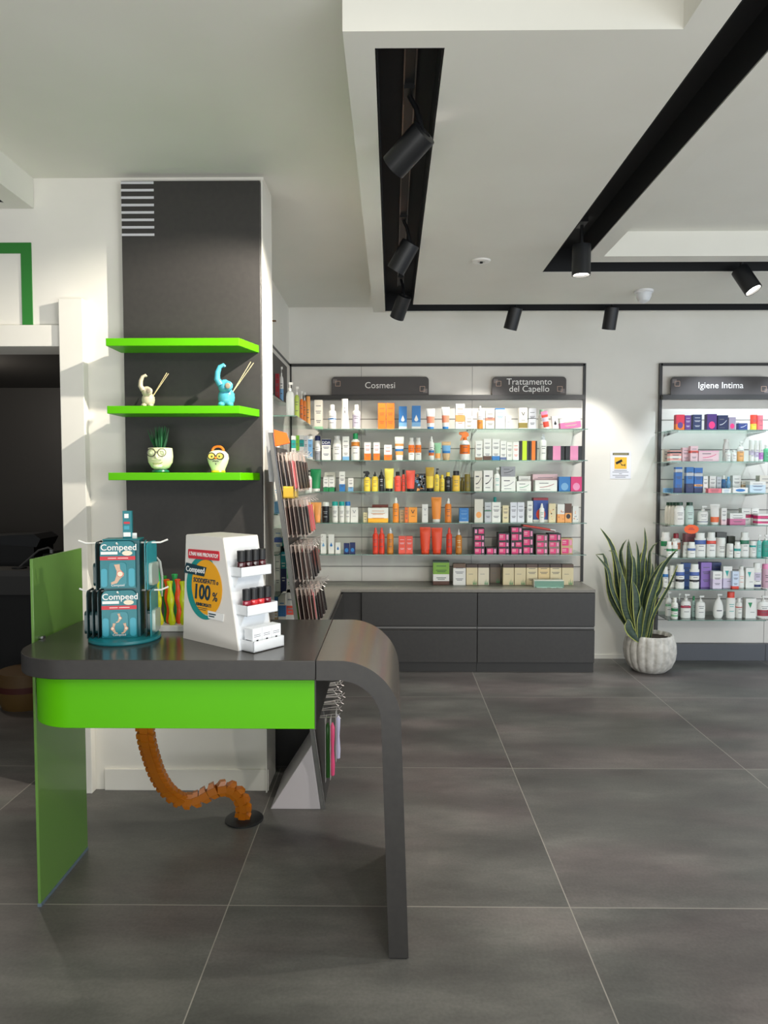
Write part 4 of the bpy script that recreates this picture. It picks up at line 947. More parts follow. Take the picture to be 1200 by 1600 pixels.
row(SH2[4], 'on the fifth shelf, right rack', 'bottles on the fifth shelf of the right rack', [
 ('jar', 1034.5, 1050, 832, 'large white bottle with green label at the frame', 'w', D(cap='w', bands=[(.4, .62, 'g')], Y=5.70)),
 ('jar', 1042.5, 1051, 846.5, 'small white bottle left with green label', 'w', D(cap='w', bands=[(.4, .55, 'g')], Y=5.56)),
 ('jar', 1051.3, 1060.3, 846.5, 'small white bottle right with green label', 'w', D(cap='w', bands=[(.4, .55, 'g')], Y=5.56)),
 ('bottle', 1052, 1066, 834, 'bottle with crimson cap and pink label', 'w', D(cap='rd', bands=[(.3, .6, 'dp')], Y=5.66)),
 ('jar', 1068, 1077.5, 847.5, 'small white jar with cream lid', 'w', D(cap='ow', Y=5.60)),
 ('jar', 1076, 1088.5, 847.5, 'small white jar with blue label', 'w', D(cap='w', bands=[(.45, .6, (90, 120, 180))], Y=5.56)),
 ('carton', 1071, 1088, 834, 'dull red carton behind the small jars', (168, 100, 108), D(Y=5.72)),
 ('jar', 1087.5, 1105.5, 833, 'large white bottle with blue label', 'w', D(cap='w', bands=[(.52, .70, (70, 100, 170))])),
 ('jar', 1106, 1121, 832, 'large white bottle with coral label', 'w', D(cap='w', bands=[(.52, .66, 'cor')])),
 ('can', 1121.5, 1137, 840.5, 'plain white bottle with dark vertical print', 'w', D(cap='w', ink='k')),
 ('carton', 1120, 1136, 832, 'dark carton behind the plain white bottle', (84, 84, 80), D(Y=5.72)),
 ('can', 1137.8, 1148, 850, 'short white bottle with dark print', 'w', D(cap='w', ink='k', Y=5.57)),
 ('carton', 1138, 1149, 838, 'dark olive carton behind', (74, 76, 66), D(Y=5.72)),
 ('jar', 1148.7, 1159, 847.5, 'small white bottle with teal label', 'w', D(cap='w', bands=[(.42, .58, 't')], Y=5.57)),
 ('jar', 1158.5, 1173, 832, 'large white bottle with dark green label', 'w', D(cap='w', bands=[(.52, .68, (40, 120, 90))])),
 ('can', 1173.7, 1183.5, 846, 'white container with teal label and dark foot', 'w', D(cap='w', bands=[(.62, .74, 't')])),
 ('pump', 1184, 1191.5, 836, 'translucent teal pump bottle', (120, 196, 190), D(cap='w')),
 ('pump', 1192.5, 1205, 836, 'deep teal pump bottle at the photo edge', (40, 156, 136), D(cap='w')),
])
row(SH2[5], 'on the sixth shelf, right rack', 'packs on the sixth shelf of the right rack', [
 ('jar', 1036.5, 1045.5, 886, 'small white bottle by the frame', 'w', D(cap='w', bands=[(.5, .65, 'b')], Y=5.62)),
 ('jar', 1047, 1057, 884, 'white bottle seen behind the leaf', 'w', D(cap='w', ink='k', Y=5.62)),
 ('jar', 1057.5, 1071.5, 882, 'white bottle with blue label and black print', 'w', D(cap='w', bands=[(.52, .68, (70, 100, 170)), (.28, .38, 'k')], Y=5.57)),
 ('carton', 1067, 1080, 880, 'blue plastic-wrapped pack between two bottles', (84, 112, 176), D(Y=5.68)),
 ('jar', 1079.5, 1095, 882, 'white bottle with blue label beside the purple pack', 'w', D(cap='w', bands=[(.52, .68, (80, 106, 176)), (.28, .36, 'k')], Y=5.57)),
 ('carton', 1095.5, 1112.5, 879, 'purple plastic-wrapped pack', (146, 112, 190), D(Y=5.63)),
 ('carton', 1112.8, 1127.5, 879, 'navy pack behind the lilac carton', (44, 58, 106), D(Y=5.70)),
 ('carton', 1114, 1128.8, 893, 'white and lilac carton', 'w', D(bands=[(0, .55, (222, 208, 226))], Y=5.57)),
 ('carton', 1130.3, 1144.5, 885, 'tall white carton with teal triangle and lilac foot', 'w', D(mk='tri', ink='t', bands=[(0, .45, (212, 200, 222))])),
 ('carton', 1144.8, 1155, 893, 'pale blue carton with orange red foot', (206, 218, 236), D(bands=[(0, .14, 'r')], Y=5.57)),
 ('wide', 1154.8, 1165, 885, 'white bottle with small red print', 'w', D(cap='w', ink='dp')),
 ('carton', 1165.7, 1179, 887.5, 'white carton with small teal triangle', 'w', D(mk='tri', ink='t')),
 ('jar', 1178.2, 1192, 880, 'white bottle with navy foot band', 'w', D(cap='w', bands=[(.04, .14, 'nb'), (.3, .62, 'li')])),
 ('can', 1194, 1206, 882, 'pinkish tall bottle at the photo edge', (216, 176, 192), D(cap='pk', ink='k')),
])
row(SH2[6], 'on the lowest shelf, right rack', 'bottles on the lowest shelf of the right rack', [
 ('pump', 1041, 1051, 925, 'white pump bottle nearest the frame', 'w', D(cap='w', bands=[(.4, .5, 'lg')], Y=5.68)),
 ('bottle', 1051, 1061.5, 934.5, 'small white bottle with two green bands', 'w', D(cap='w', bands=[(.36, .5, 'g'), (.1, .2, 'lg')], Y=5.57)),
 ('pump', 1058.5, 1066, 928, 'grey pump bottle between white ones', 'gy', D(cap='w', Y=5.68)),
 ('pump', 1065.7, 1081.8, 929, 'white pump bottle with red band', 'w', D(cap='w', bands=[(.42, .52, (190, 70, 90))])),
 ('bottle', 1082.3, 1088, 932, 'slim pale teal bottle', (190, 214, 208), D(cap='g', Y=5.66)),
 ('pump', 1089, 1104.2, 931.5, 'plain white pump bottle', 'w', D(cap='w')),
 ('ovalpump', 1116.3, 1133.3, 929, 'white teardrop pump bottle', 'w', D(cap='w')),
 ('jar', 1137, 1151.3, 925.5, 'tall white bottle with red cap', 'w', D(cap='r', ink='t')),
 ('bottle', 1151.8, 1162, 935, 'white bottle with thin red line', 'w', D(cap='w', bands=[(.52, .57, 'r')])),
 ('carton', 1165.5, 1182, 935.5, 'white carton with green triangle', 'w', D(mk='tri', ink='g')),
 ('pump', 1186.5, 1205, 932, 'white pump bottle with dark red label', 'w', D(cap='w', bands=[(.1, .38, (170, 60, 74))])),
])
a = onY(1080.5, 827, 5.50); mb = MB(); mb.prism([(.055*math.cos(t_)*(1+.05*(i % 2)), .034*math.sin(t_)*(1+.07*(i % 2))) for i, t_ in enumerate([2*math.pi*k/28 for k in range(28)])], 0, .002, mat((250, 96, 22), .5), 'y')
o = mb.build('price_tag', loc=a); tag(o, 'neon orange oval price tag hanging from the fourth right-rack shelf', 'price tag')
q = MB(); q.box(-.024, .022, -.0008, 0, -.003, .002, cm('rd')); q.box(-.018, .012, -.0008, 0, .008, .012, cm('rd')); q.build('printed_mark', o); MB().box(-.008, .008, .0005, .035, .030, .034, cm('o')).build('clip', o)
# DDA lettering
for o in list(COL.objects):
    if o.get('label', '').startswith('white carton with navy DDA'):
        text('DDA', .030, mat((236, 236, 240), .4), o, (0, -.0012, (onY(509, 691, 5.60).z-SH[1])-.004), bold=.0006)

# side wall products, standing on the side shelves
def side(kind, x0, x1, yt, desc, body, X=-.64, z=None, **kw):
    c = onX((x0+x1)/2, yt, X); p0 = onX(x0, yt, X); Y = c.y
    kw.setdefault('where', 'on the side wall shelves'); return place(kind, x0, x1, yt, desc, body, Y=Y, z=z, group='toiletries on the side wall shelves', **kw)
side('pump', 446, 459, 597, 'clear pump bottle', 'clr', z=SH[0], cap='w', mk='-')
side('pump', 459.5, 467.5, 604, 'yellow-green pump bottle', (170, 190, 84), X=-.62, z=SH[0], cap='w')
side('pump', 468, 474, 611, 'left orange pump bottle', (238, 122, 44), X=-.62, z=SH[0], cap='w')
side('pump', 473, 478.5, 613, 'right orange pump bottle', (238, 130, 50), X=-.62, z=SH[0], cap='w')
side('can', 477.5, 484.5, 619, 'light orange can', (240, 176, 96), X=-.61, z=SH[0], cap='lo')
zs_ = onX(436, 628, -.80).z
side('carton', 430, 436, 584, 'dark red carton', (150, 30, 44), X=-.80, z=zs_)
side('pump', 436.3, 442.5, 573, 'white and blue pump bottle', 'w', X=-.80, z=zs_, cap='w', bands=[(0, .4, 'lb')])
for k, (x0, x1, yt, dn, bd, bn) in enumerate(((455, 461.5, 681, 'white carton with teal square', 'w', [(.4, .8, 't')]), (461.7, 467, 680.5, 'green carton', (110, 170, 40), []), (467.3, 474.5, 680, 'white carton with turquoise block', 'w', [(.5, .8, 't')]),
        (475, 480.5, 681, 'pale grey carton', 'lgy', []), (481, 488, 681, 'white carton with blue letters strip', 'w', [(.1, .85, 'lb')]))):
    side('carton', x0, x1, yt, dn, bd, X=-.63, z=SH[1], bands=bn, mk='lines')
side('pump', 475.5, 487, 735, 'white bottle with pink print and black top', 'w', X=-.63, z=SH[2], cap='k', bands=[(.2, .6, 'ppk')])
side('carton', 476.5, 482, 789, 'narrow white carton with red blot', 'w', X=-.60, z=SH[3], bands=[(.3, .6, 'cor')])
NEAR = [(722, 'first'), (800, 'second'), (860, 'third'), (921, 'fourth')]
nz = {}
for y_, nm in NEAR:
    z = onY(440, y_, 3.85).z; nz[y_] = z
    glass_shelf(-.848, -.585, 3.64, 4.22, z, f'{nm} glass shelf in the bay just behind the pillar', 'glass shelves on the side wall', brackets=())
nz[968] = CT
for (x0, x1, yt, base, dn, bd, bn, ii) in (
  (428, 434.5, 690, 722, 'white leaflet box', 'w', [(0, .3, 'lgy')], 'gy'), (428, 438, 745, 800, 'white and pale blue carton', 'w', [(0, .3, 'lb')], 'lb'),
  (438.5, 447, 762, 800, 'bright blue pack with peach foot', (36, 92, 180), [(0, .16, 'dp')], 'w'), (428, 441, 826, 860, 'white carton with blue slant', 'w', [(.4, .6, (90, 110, 190))], 'b'),
  (446, 456.5, 820, 860, 'black carton with red line', 'k', [(0, .06, 'rd')], 'gy'), (429, 438, 866, 921, 'white carton dense with small print', 'w', [], 'gy'), (438.3, 447, 853, 921, 'teal and navy tall pack', (40, 150, 160), [(0, .5, 'nb')], 'w'),
  (447.5, 458, 872, 921, 'white carton with mint label', 'w', [(.4, .7, 'lg')], 'g'), (428, 434, 932, 968, 'pack with blue top and orange squares', 'w', [(.8, 1, 'b'), (.2, .5, 'tn')], 'tn'),
  (434.5, 446, 929, 968, 'white pack with blue and dark red blocks', 'w', [(.5, .75, 'b'), (.05, .3, 'rd')], 'b'), (447, 459, 921, 968, 'tall white pack with red block', 'w', [(.5, .68, 'cor')], 'gy'),
  (441, 447, 838, 860, 'small teal pack', 't', [], 'w')):
    place('carton', x0, x1, yt, dn, bd, bn, Y=3.78 if x0 < 446 else 3.74, z=nz[base], d=.05, ink=ii, where='on the shelves behind the pillar', group='packs behind the pillar')

# ------------------------------------------------------------------ leaning accessory stand (front right of pillar)
def sx(z): return -.31-.133*z          # front face of the panel
st = empty('accessory_stand', (-.40, 3.18, 0), 0, 'tall leaning display stand of hanging nail and beauty accessories beside the pillar', 'display stand')
st.location = (0, 0, 0)
PG = speckled('stand_grey', (104, 104, 102), (116, 115, 113), 20, .35)
MB().prism([(sx(0)-.012, 0.002), (sx(0), 0.002), (sx(1.66), 1.66), (sx(1.66)-.012, 1.66)], 3.185, 3.60, DKGREY).build('back_panel', st)
for yy in (3.18, 3.595):
    MB().prism([(sx(0)-.014, 0), (sx(0)+.004, 0), (sx(1.72)+.004, 1.72), (sx(1.72)-.014, 1.72)], yy, yy+.006, PG).build('side_frame', st)
MB().prism([(sx(.0)+.0045, 0), (sx(0)+.009, 0), (sx(1.72)+.009, 1.72), (sx(1.72)+.0045, 1.72)], 3.179, 3.187, CHROME).build('edge_trim', st)
MB().prism([(-.556, 0), (sx(0)-.015, 0), (sx(.30)-.015, .30)], 3.18, 3.59, mat((206, 200, 204), .35)).build('foot', st, bevel=.003)
hd = MB(); hd.prism([(sx(1.55)-.040, 1.5), (sx(1.55)-.016, 1.5), (sx(1.72)-.016, 1.735), (sx(1.72)-.034, 1.735)], 3.22, 3.226, mat((176, 176, 178), .3)); hd.build('header_card', st)
MB().prism([(sx(1.66)+.006, 1.66), (sx(1.66)+.07, 1.675), (sx(1.70)+.06, 1.72), (sx(1.70)+.006, 1.735)], 3.20, 3.23, mat((246, 106, 30), .4)).build('orange_label', st)
HW = mat((210, 204, 200), .3, metal=.6)
packcols = [((40, 30, 30), (206, 184, 172)), ((52, 40, 38), (196, 180, 170)), ((30, 28, 30), (190, 178, 172)), ((200, 96, 100), (226, 204, 198)), ((70, 54, 50), (214, 202, 192)), ((36, 32, 32), (176, 164, 156)), ((110, 92, 84), (226, 214, 204))]
HZ = [1.625, 1.415, 1.205, 1.005, .52, .465, .405]; HN = ['top', 'second', 'third', 'fourth', 'low', 'lower', 'lowest']
rr = random.Random(11)
for r_, z in enumerate(HZ):
    for hy in range(4):
        y = 3.24+hy*.105
        h = MB(); x = sx(z); h.tube([(x-.002, y, z), (x+.11, y, z+.006), (x+.125, y, z+.022)], .0022, HW, 6); hk = h.build('hook', st)
        g = MB(); g.tube([(x+.012, y+.012, z+.002), (x+.108, y+.012, z+.016), (x+.116, y+.012, z+.0), (x+.128, y+.012, z-.006)], .0016, HW, 5); g.build('price_holder', hk)
    if r_ >= 4: continue
    for hy in range(4):
        y = 3.24+hy*.105; npk = 5
        for k in range(npk):
            c, e = packcols[rr.choice((0, 1, 2, 4, 5, 6, 0, 2, 5, 3))] if not (r_ == 0 and k == 3) else packcols[3]
            x = sx(z)+.010+k*.019; L_ = .165 if r_ in (0, 1) else .16; th = .008
            P_ = MB(); P_.box(0, .0016, -.026, .026, -L_, .012, mat(e, .35))
            P_.M = Matrix.Translation((.0018, 0, -L_*.52)); P_.prism(rrect(-.022, .022, -L_*.42, L_*.36, .008, 3), 0, th, mat(c, .25), 'x')
            o = P_.build('blister_pack', loc=(x, y, z-.004), rot=(0, math.radians(-7.8+rr.uniform(-1, 1)), math.radians(rr.uniform(-4, 4))))
            nm = ['nearest', 'second', 'third', 'farthest'][hy]
            tag(o, f'{["innermost", "second", "middle", "fourth", "outermost"][k]} thin accessory pack, {HN[r_]} row, {nm} hook of the leaning stand', 'blister pack', f'blister packs on the {HN[r_]} row, {nm} hook of the leaning stand')
def low_pack(y, col, L_, x, label, wid=.016):
    t = empty('blister_pack', (x, y, .400), 0, label, 'blister pack')
    MB().box(0, .0015, -.035, .035, -L_, .01, mat((214, 210, 206), .3, alpha=.7)).build('card', t)
    prof_ = [(.003, -L_*.98), (wid*.5, -L_*.96), (wid*.62, -L_*.78), (wid*.36, -L_*.5), (wid*.55, -L_*.3), (wid*.6, -L_*.14), (.003, -L_*.06)]
    MB().lathe(prof_, mat(col, .3), 14, c=(.009, 0, 0)).build('tool', t)
low_pack(3.24, (52, 110, 44), .285, sx(.4)+.058, 'dark green nail tool pack on the lowest stand hook', .022)
low_pack(3.24, (232, 84, 130), .275, sx(.4)+.080, 'pink nail tool pack on the lowest stand hook', .018)
low_pack(3.345, (196, 194, 220), .235, sx(.4)+.098, 'pale lilac tool pack on the lowest stand hook', .018)
# folded pale cloth/plastic film below and yellow sponges between rows
for k, (y, c) in enumerate(((3.24, (216, 176, 60)), (3.36, (226, 196, 110)))):
    z = 1.455; o = MB().prism(rrect(-.028, .028, -.03, .025, .008, 3), 0, .045, mat(c, .35), 'x').build('gold_sachet', loc=(sx(z)+.012, y, z-.0))
    tag(o, ('nearer' if k == 0 else 'farther')+' gold sachet hanging under the top row of the stand', 'sachet', 'gold sachets on the leaning stand')
o = MB().prism([(.034*math.cos(2*math.pi*i/18), .034*math.sin(2*math.pi*i/18)) for i in range(18)], 0, .02, mat((232, 76, 84), .4), 'y').build('round_puff', loc=onY(488, 863, 3.58)+Vector((0, 0, 0)))
tag(o, 'round red puff pack hanging at the right side of the stand', 'blister pack'); MB().tube([(0, .01, .034), (-.02, .01, .06), (-.05, .01, .065)], .0015, HW, 5).build('hanger', o)
mb = MB(); rr2 = random.Random(2)
# ------------------------------------------------------------------ things on the service counter
# teal card spinner
c0 = Vector((-.938, 2.465, TZ+.0005)); rz = math.radians(9)
TEAL = mat((22, 120, 130), .35); TEALD = mat((14, 84, 92), .35); TEALL = mat((58, 158, 178), .35); WHT = mat((236, 236, 234), .35); REDB = mat((206, 44, 58), .4)
sp = empty('card_spinner', c0, rz, 'teal revolving counter stand on a round base with four card sides', 'display stand')
MB().lathe([(.120, 0), (.122, .004), (.120, .012), (.114, .013)], TEAL, 48).build('round_base', sp)
MB().box(-.060, .060, -.040, .040, .013, .352, TEALD).box(-.062, .062, -.042, .042, .350, .354, TEAL).build('tower', sp, bevel=.002)
mb = MB(); mb.box(.0, .030, -.008, .012, .354, .450, TEAL); mb.box(.002, .026, -.0095, -.008, .36, .375, WHT); mb.build('header_box', sp)
MB().box(.004, .024, -.0095, -.008, .405, .412, REDB).box(.004, .022, -.0095, -.008, .385, .398, TEALL).box(.006, .02, -.0095, -.008, .425, .440, WHT).build('printed_mark', sp)
MB().box(.030, .045, .0, .002, .354, .372, WHT).build('paper_tab', sp)
PEG = mat((236, 236, 232), .3)
for s_, z in ((-1, .338), (-1, .170), (1, .338), (1, .170)):
    MB().tube([(s_*.060, 0, z), (s_*.125, 0, z), (s_*.150, 0, z+.010)], .0032, PEG, 8).build('peg', sp)
MB().tube([(-.01, -.03, .338), (-.01, -.056, .338), (-.01, -.062, .343)], .003, PEG, 8).build('peg', sp)
MB().tube([(-.01, -.03, .17), (-.01, -.056, .17), (-.01, -.062, .175)], .003, PEG, 8).build('peg', sp)
SKIN = mat((214, 176, 150), .45); PALE = mat((240, 226, 200), .4)
def front_card(x, z0, z1, label, low):
    t = empty('plaster_card', c0+Matrix.Rotation(rz, 3, 'Z') @ Vector((x, -.046, z0)), rz, label, 'card pack', 'cards on the front of the teal spinner'); H_ = z1-z0; w = .058
    MB().prism(rrect(-w, w, 0, H_, .022, 6, (0, 0, 1, 1)), -.003, 0, TEAL).build('card', t)
    MB().box(-w, w, -.0042, -.003, H_*.60, H_*.68, REDB).build('red_band', t)
    MB().box(-w*.95, 0, -.0042, -.003, H_*.72, H_*.78, WHT).build('white_strip', t)
    MB().prism([(w*.55+.017*math.cos(a), H_*.745+.0085*math.sin(a)) for a in [2*math.pi*i/16 for i in range(16)]], -.0042, -.003, PALE).build('badge', t)
    for s_ in (-1, 1): MB().prism(rrect(s_*w*.78-.010, s_*w*.78+.010, H_*.03, H_*.42, .008, 3), -.0045, -.003, TEALL).build('side_blister', t)
    MB().prism(rrect(-w*.5, w*.5, H_*.04, H_*.55, .012, 4), -.006, -.003, mat((30, 130, 142), .3)).build('window', t)
    def foot(cx, cz, s, fl=1):
        P_ = [(-.4, 1.2), (.25, 1.25), (.3, .6), (.75, .1), (.7, -.2), (.3, -.55), (-.1, -1.1), (-.75, -1.25), (-.8, -1.0), (-.35, -.8), (-.15, -.2), (-.1, .4)]
        MB().prism([(cx+fl*a*s, cz+b__*s) for a, b__ in P_], -.0085, -.006, SKIN).build('foot_picture', t)
        for rad, mt, yy in ((.38, REDB, -.0092), (.32, PALE, -.0098)): MB().prism([(cx+fl*.30*s+rad*s*math.cos(a), cz+.05*s+rad*s*math.sin(a)) for a in [2*math.pi*i/16 for i in range(16)]], yy, -.0085, mt).build('plaster_picture', t)
    if not low: foot(0, H_*.30, .028)
    else: foot(-.017, H_*.20, .015, -1); foot(.019, H_*.20, .015); foot(.0, H_*.42, .013)
    text('Compeed', .030, WHT, t, (.004, -.0046, H_*.865), bold=.0004)
    text('Compeed', .011, WHT, t, (0, -.0068, H_*.065), name='small_print')
    MB().box(-w*.55, -w*.08, -.0046, -.0042, H_*.63, H_*.65, mat((240, 190, 190), .4)).box(.0, w*.6, -.0046, -.0042, H_*.63, H_*.65, mat((240, 190, 190), .4)).build('small_print', t)
front_card(-.010, .186, .348, 'upper teal plaster card showing one foot and heel plaster', False)
front_card(-.008, .014, .178, 'lower teal plaster card showing several feet', True)
def side_card(s_, x, z0, z1, label, dark, ry=0):
    t = empty('plaster_card', c0+Matrix.Rotation(rz, 3, 'Z') @ Vector((x, 0, z0)), rz+ry, label, 'card pack'); H_ = z1-z0; DM = mat((20, 52, 56), .35) if dark else mat((30, 140, 150), .3)
    mb = MB(); mb.prism(rrect(-.050, .050, 0, H_, .02, 5, (0, 0, 1, 1)), -.0015, .0015, DM, 'x'); mb.build('card', t)
    b_ = MB(); b_.M = Matrix.Translation((s_*.0015, 0, 0)); b_.prism(rrect(-.036, .036, .012, H_*.55, .012, 4), min(0, s_*.011), max(0, s_*.011), mat((26, 64, 66), .25) if dark else mat((170, 186, 176), .2), 'x'); b_.build('blister', t)
side_card(-1, -.082, .180, .345, 'dark backed plaster card on the upper left peg of the spinner', True)
for k, x in enumerate((-.078, -.096, -.114)): side_card(-1, x, .014, .178, ['inner', 'middle', 'outer'][k]+' dark card on the lower left peg of the spinner', True)
side_card(1, .074, .180, .345, 'inner blue-green card on the upper right peg of the spinner', False, .12)
side_card(1, .094, .178, .343, 'outer clear-backed card on the upper right peg of the spinner', False, -.16)
for k, x in enumerate((.078, .100)): side_card(1, x, .014, .178, ['inner', 'outer'][k]+' teal card on the lower right peg of the spinner', k == 0, .08-.16*k)

# white cardboard display with trays
A = Vector((-.736, 2.474, TZ+.0005)); u = Vector((.782, -.623, 0)); th0 = math.atan2(u.y, u.x)
dsp = empty('counter_display', A, th0, 'white tapered cardboard display with round yellow advertisement and three trays', 'display stand')
WC = mat((224, 220, 214), .5); WC2 = mat((232, 236, 240), .45); W_ = .150; Hh = .365; Lb, Lt = .302, .228
SB = MB(); SB.prism([(0, 0), (Lb, 0), (Lt, Hh), (.025, Hh)], 0, .004, WC); SB.build('side_panel', dsp)
MB().prism([(0, 0), (Lb, 0), (Lt, Hh), (.025, Hh)], W_-.004, W_, WC).build('side_panel', dsp)
bk = MB(); bk.prism([(0, 0), (.004, 0), (.029, Hh), (.025, Hh)], .004, W_-.004, WC); bk.build('back_panel', dsp)
fp = MB()
fp.prism([(Lb-.004, 0), (Lb, 0), (Lt, Hh), (Lt-.004, Hh)], .004, W_-.004, WC2); fp.build('front_panel', dsp)
MB().box(.026, Lt, .002, W_-.002, Hh, Hh+.003, WC).build('top_flap', dsp)
def fx(z): return Lb-(Lb-Lt)*z/Hh
TR = [(.240, .260, .050, 'upper'), (.115, .137, .055, 'middle'), (.002, .024, .062, 'bottom')]
for z0, z1, dp_, nm in TR:
    x = fx(z0); q = MB(); q.box(x-.01, x+dp_, .012, W_-.006, z0, z0+.003, WC2); q.box(x+dp_-.003, x+dp_, .012, W_-.006, z0, z1+.012, WC2)
    q.box(x-.012, x+dp_, .012, .015, z0, z1+.012, WC2); q.box(x-.012, x+dp_, W_-.009, W_-.006, z0, z1+.012, WC2); q.build('tray', dsp)
    if nm != 'bottom': MB().prism([(x-.012, z0), (x+dp_*.65, z0-.001), (x+.014, z0-.036)], .016, .019, WC2).build('tray_support', dsp)
R3 = Matrix.Rotation(th0, 3, 'Z')
def disp(p): return A+R3 @ Vector(p)
for z0, cnm, cols in ((.240, 'upper', [(70, 20, 26), (60, 18, 24), (50, 20, 24), (86, 24, 30), (70, 22, 28)]), (.115, 'middle', [(150, 40, 60), (220, 60, 66), (226, 66, 70), (120, 30, 50), (214, 70, 80)])):
    x0 = fx(z0)
    for k in range(4):
        kx, ky = .028, .032+k*.0295
        t = empty('nail_polish', disp((x0+kx, ky, z0+.0035)), th0, f'{["first", "second", "third", "fourth"][k]} {"dark red" if z0 > .2 else "coral or plum"} nail polish bottle from the left on the {cnm} white tray', 'nail polish', f'nail polish bottles on the {cnm} tray')
        MB().lathe([(.013, 0), (.0142, .002), (.0142, .042), (.010, .046)], mat(cols[k], .12, coat=.5), 14).build('bottle', t)
        MB().lathe([(.0140, .046), (.0138, .080), (.0128, .082)], BLACK, 14).build('cap', t)
x0 = fx(.002)
for k in range(3):
    o = MB().box(-.020, .020, -.020, .020, 0, .070, WC2).build('small_box', loc=disp((x0+.028, .040+k*.041, .0055)), rot=(0, 0, th0))
    q = MB(); q.box(.0200, .0205, -.004, .004, .024, .032, BLACK); 
    for zz in (.014, .042, .048): q.box(.0200, .0204, -.014, .014, zz, zz+.0015, INK)
    q.box(-.014, .014, -.0204, -.02, .03, .032, INK); q.build('printed_mark', o)
    tag(o, ['left', 'middle', 'right'][k]+' small white box with black star mark in the bottom tray', 'box', 'small white boxes in the bottom tray')
# advertisement printed on the side panel (local x along panel, z up)
ad = empty('x', (0, 0, 0)); ad.name = 'advertisement'; ad.parent = dsp
YE = mat((236, 166, 24), .45); TE = mat((30, 140, 136), .45); NV = mat((16, 52, 66), .4)
def ell(cx, cz, rx, rz_, n=40, a0=0, a1=360): return [(cx+rx*math.cos(math.radians(a0+(a1-a0)*i/n)), cz+rz_*math.sin(math.radians(a0+(a1-a0)*i/n))) for i in range(n+1)]
cx, cz = .128, .190
MB().prism(ell(cx-.004, cz, .098, .108, 44, 62, 300)[:]+ell(cx+.014, cz, .080, .094, 44, 300, 62), -.0012, 0, TE).build('teal_ring', ad)
MB().prism(ell(cx+.012, cz+.004, .083, .094)[:-1], -.0022, -.0012, YE).build('yellow_disc', ad)
RB = MB(); RB.M = Matrix.Translation((.126, 0, .304)) @ Matrix.Rotation(math.radians(-1), 4, 'Y'); RB.prism(rrect(-.086, .084, -.016, .016, .004, 3), -.003, 0, REDB); RB.build('red_banner', ad)
MB().prism([(.014, .234), (.128, .230), (.142, .262), (.028, .270)], -.0034, -.0012, NV).build('navy_banner', ad)
text("L'HAI MAI PROVATO?", .0178, WHT, ad, (.125, -.0034, .3035), bold=.0005, shear=.2, name='heading', sx=.93)
text('Compeed', .0265, WHT, ad, (.080, -.0037, .249), bold=.0005, name='brand_line')
text('SODDISFATTI o', .0215, NV, ad, (.136, -.0027, .214), bold=.0007, shear=.15, sx=.92, name='claim_line')
text('100', .070, NV, ad, (.112, -.0027, .173), bold=.0022, shear=.12, sx=.9, name='number')
text('%', .042, NV, ad, (.184, -.0027, .164), bold=.0007, shear=.12, name='percent')
text('RIMBORSATI', .0150, NV, ad, (.122, -.0027, .132), bold=.0006, shear=.15, name='claim_line')
MB().box(.09, .142, -.0027, -.0022, .1195, .1215, NV).box(.094, .136, -.0027, -.0022, .1135, .1155, NV).build('small_print', ad)
MB().prism([(.146, .116), (.232, .114), (.228, .088), (.148, .090)], -.0030, -.0012, WHT).build('white_strip', ad)
MB().box(.152, .19, -.0034, -.0030, .104, .108, NV).box(.152, .182, -.0034, -.0030, .096, .100, NV).build('small_print', ad)

# white tray of neon wavy sticks
q = onZ(264, 987, TZ+.0005); tr = empty('stick_tray', (q.x, q.y, TZ+.0005), 0, 'white oblong tray holding neon wavy sticks behind the cardboard display', 'tray')
MB().box(-.062, .085, .0, .075, 0, .022, WHT).build('tray', tr, bevel=.002)
NEO = [(-.036, .016, (226, 226, 20), .160, 'yellow', 'leftmost'), (-.022, .055, (40, 140, 40), .175, 'dark green', 'tallest'), (-.008, .036, (246, 92, 30), .165, 'orange', 'left'), (.008, .014, (214, 224, 20), .162, 'yellow', 'central'),
       (.014, .055, (40, 170, 90), .182, 'green', 'rear'), (.028, .038, (246, 86, 40), .165, 'orange', 'right'), (.050, .018, (212, 222, 20), .160, 'yellow', 'rightmost')]
for dx, dy, c, H_, cn, pn in NEO:
    mb = MB(); Np = 20; P_ = [(.0105+.0030*math.sin(i/Np*math.pi*4+.5), H_*i/Np) for i in range(Np+1)]; P_[0] = (.009, 0); P_.append((.008, H_+.002))
    mb.lathe(P_, mat(c, .3), 12, sy=.55)
    o = mb.build('wavy_stick', loc=(q.x+dx, q.y+dy, TZ+.023), rot=(0, math.radians(-3+dx*40), 0)); tag(o, f'{pn} neon {cn} wavy stick standing in the white tray', 'stick', 'neon wavy sticks in the white tray')
t = empty('clear_toothbrush', (q.x-.052, q.y+.05, TZ+.023), 0, 'green and clear curved brush rising left of the wavy sticks', 'brush')
MB().tube([(0, 0, 0), (.004, 0, .10), (.0, 0, .16), (-.008, 0, .21), (-.012, 0, .235)], [.006, .007, .009, .009, .004], mat((60, 190, 110), .25)).build('handle', t)
MB().tube([(.012, 0, .10), (.014, 0, .17), (.006, 0, .23), (-.006, 0, .247)], [.004, .005, .005, .003], mat((200, 206, 204), .15, alpha=.7)).build('clear_cover', t)

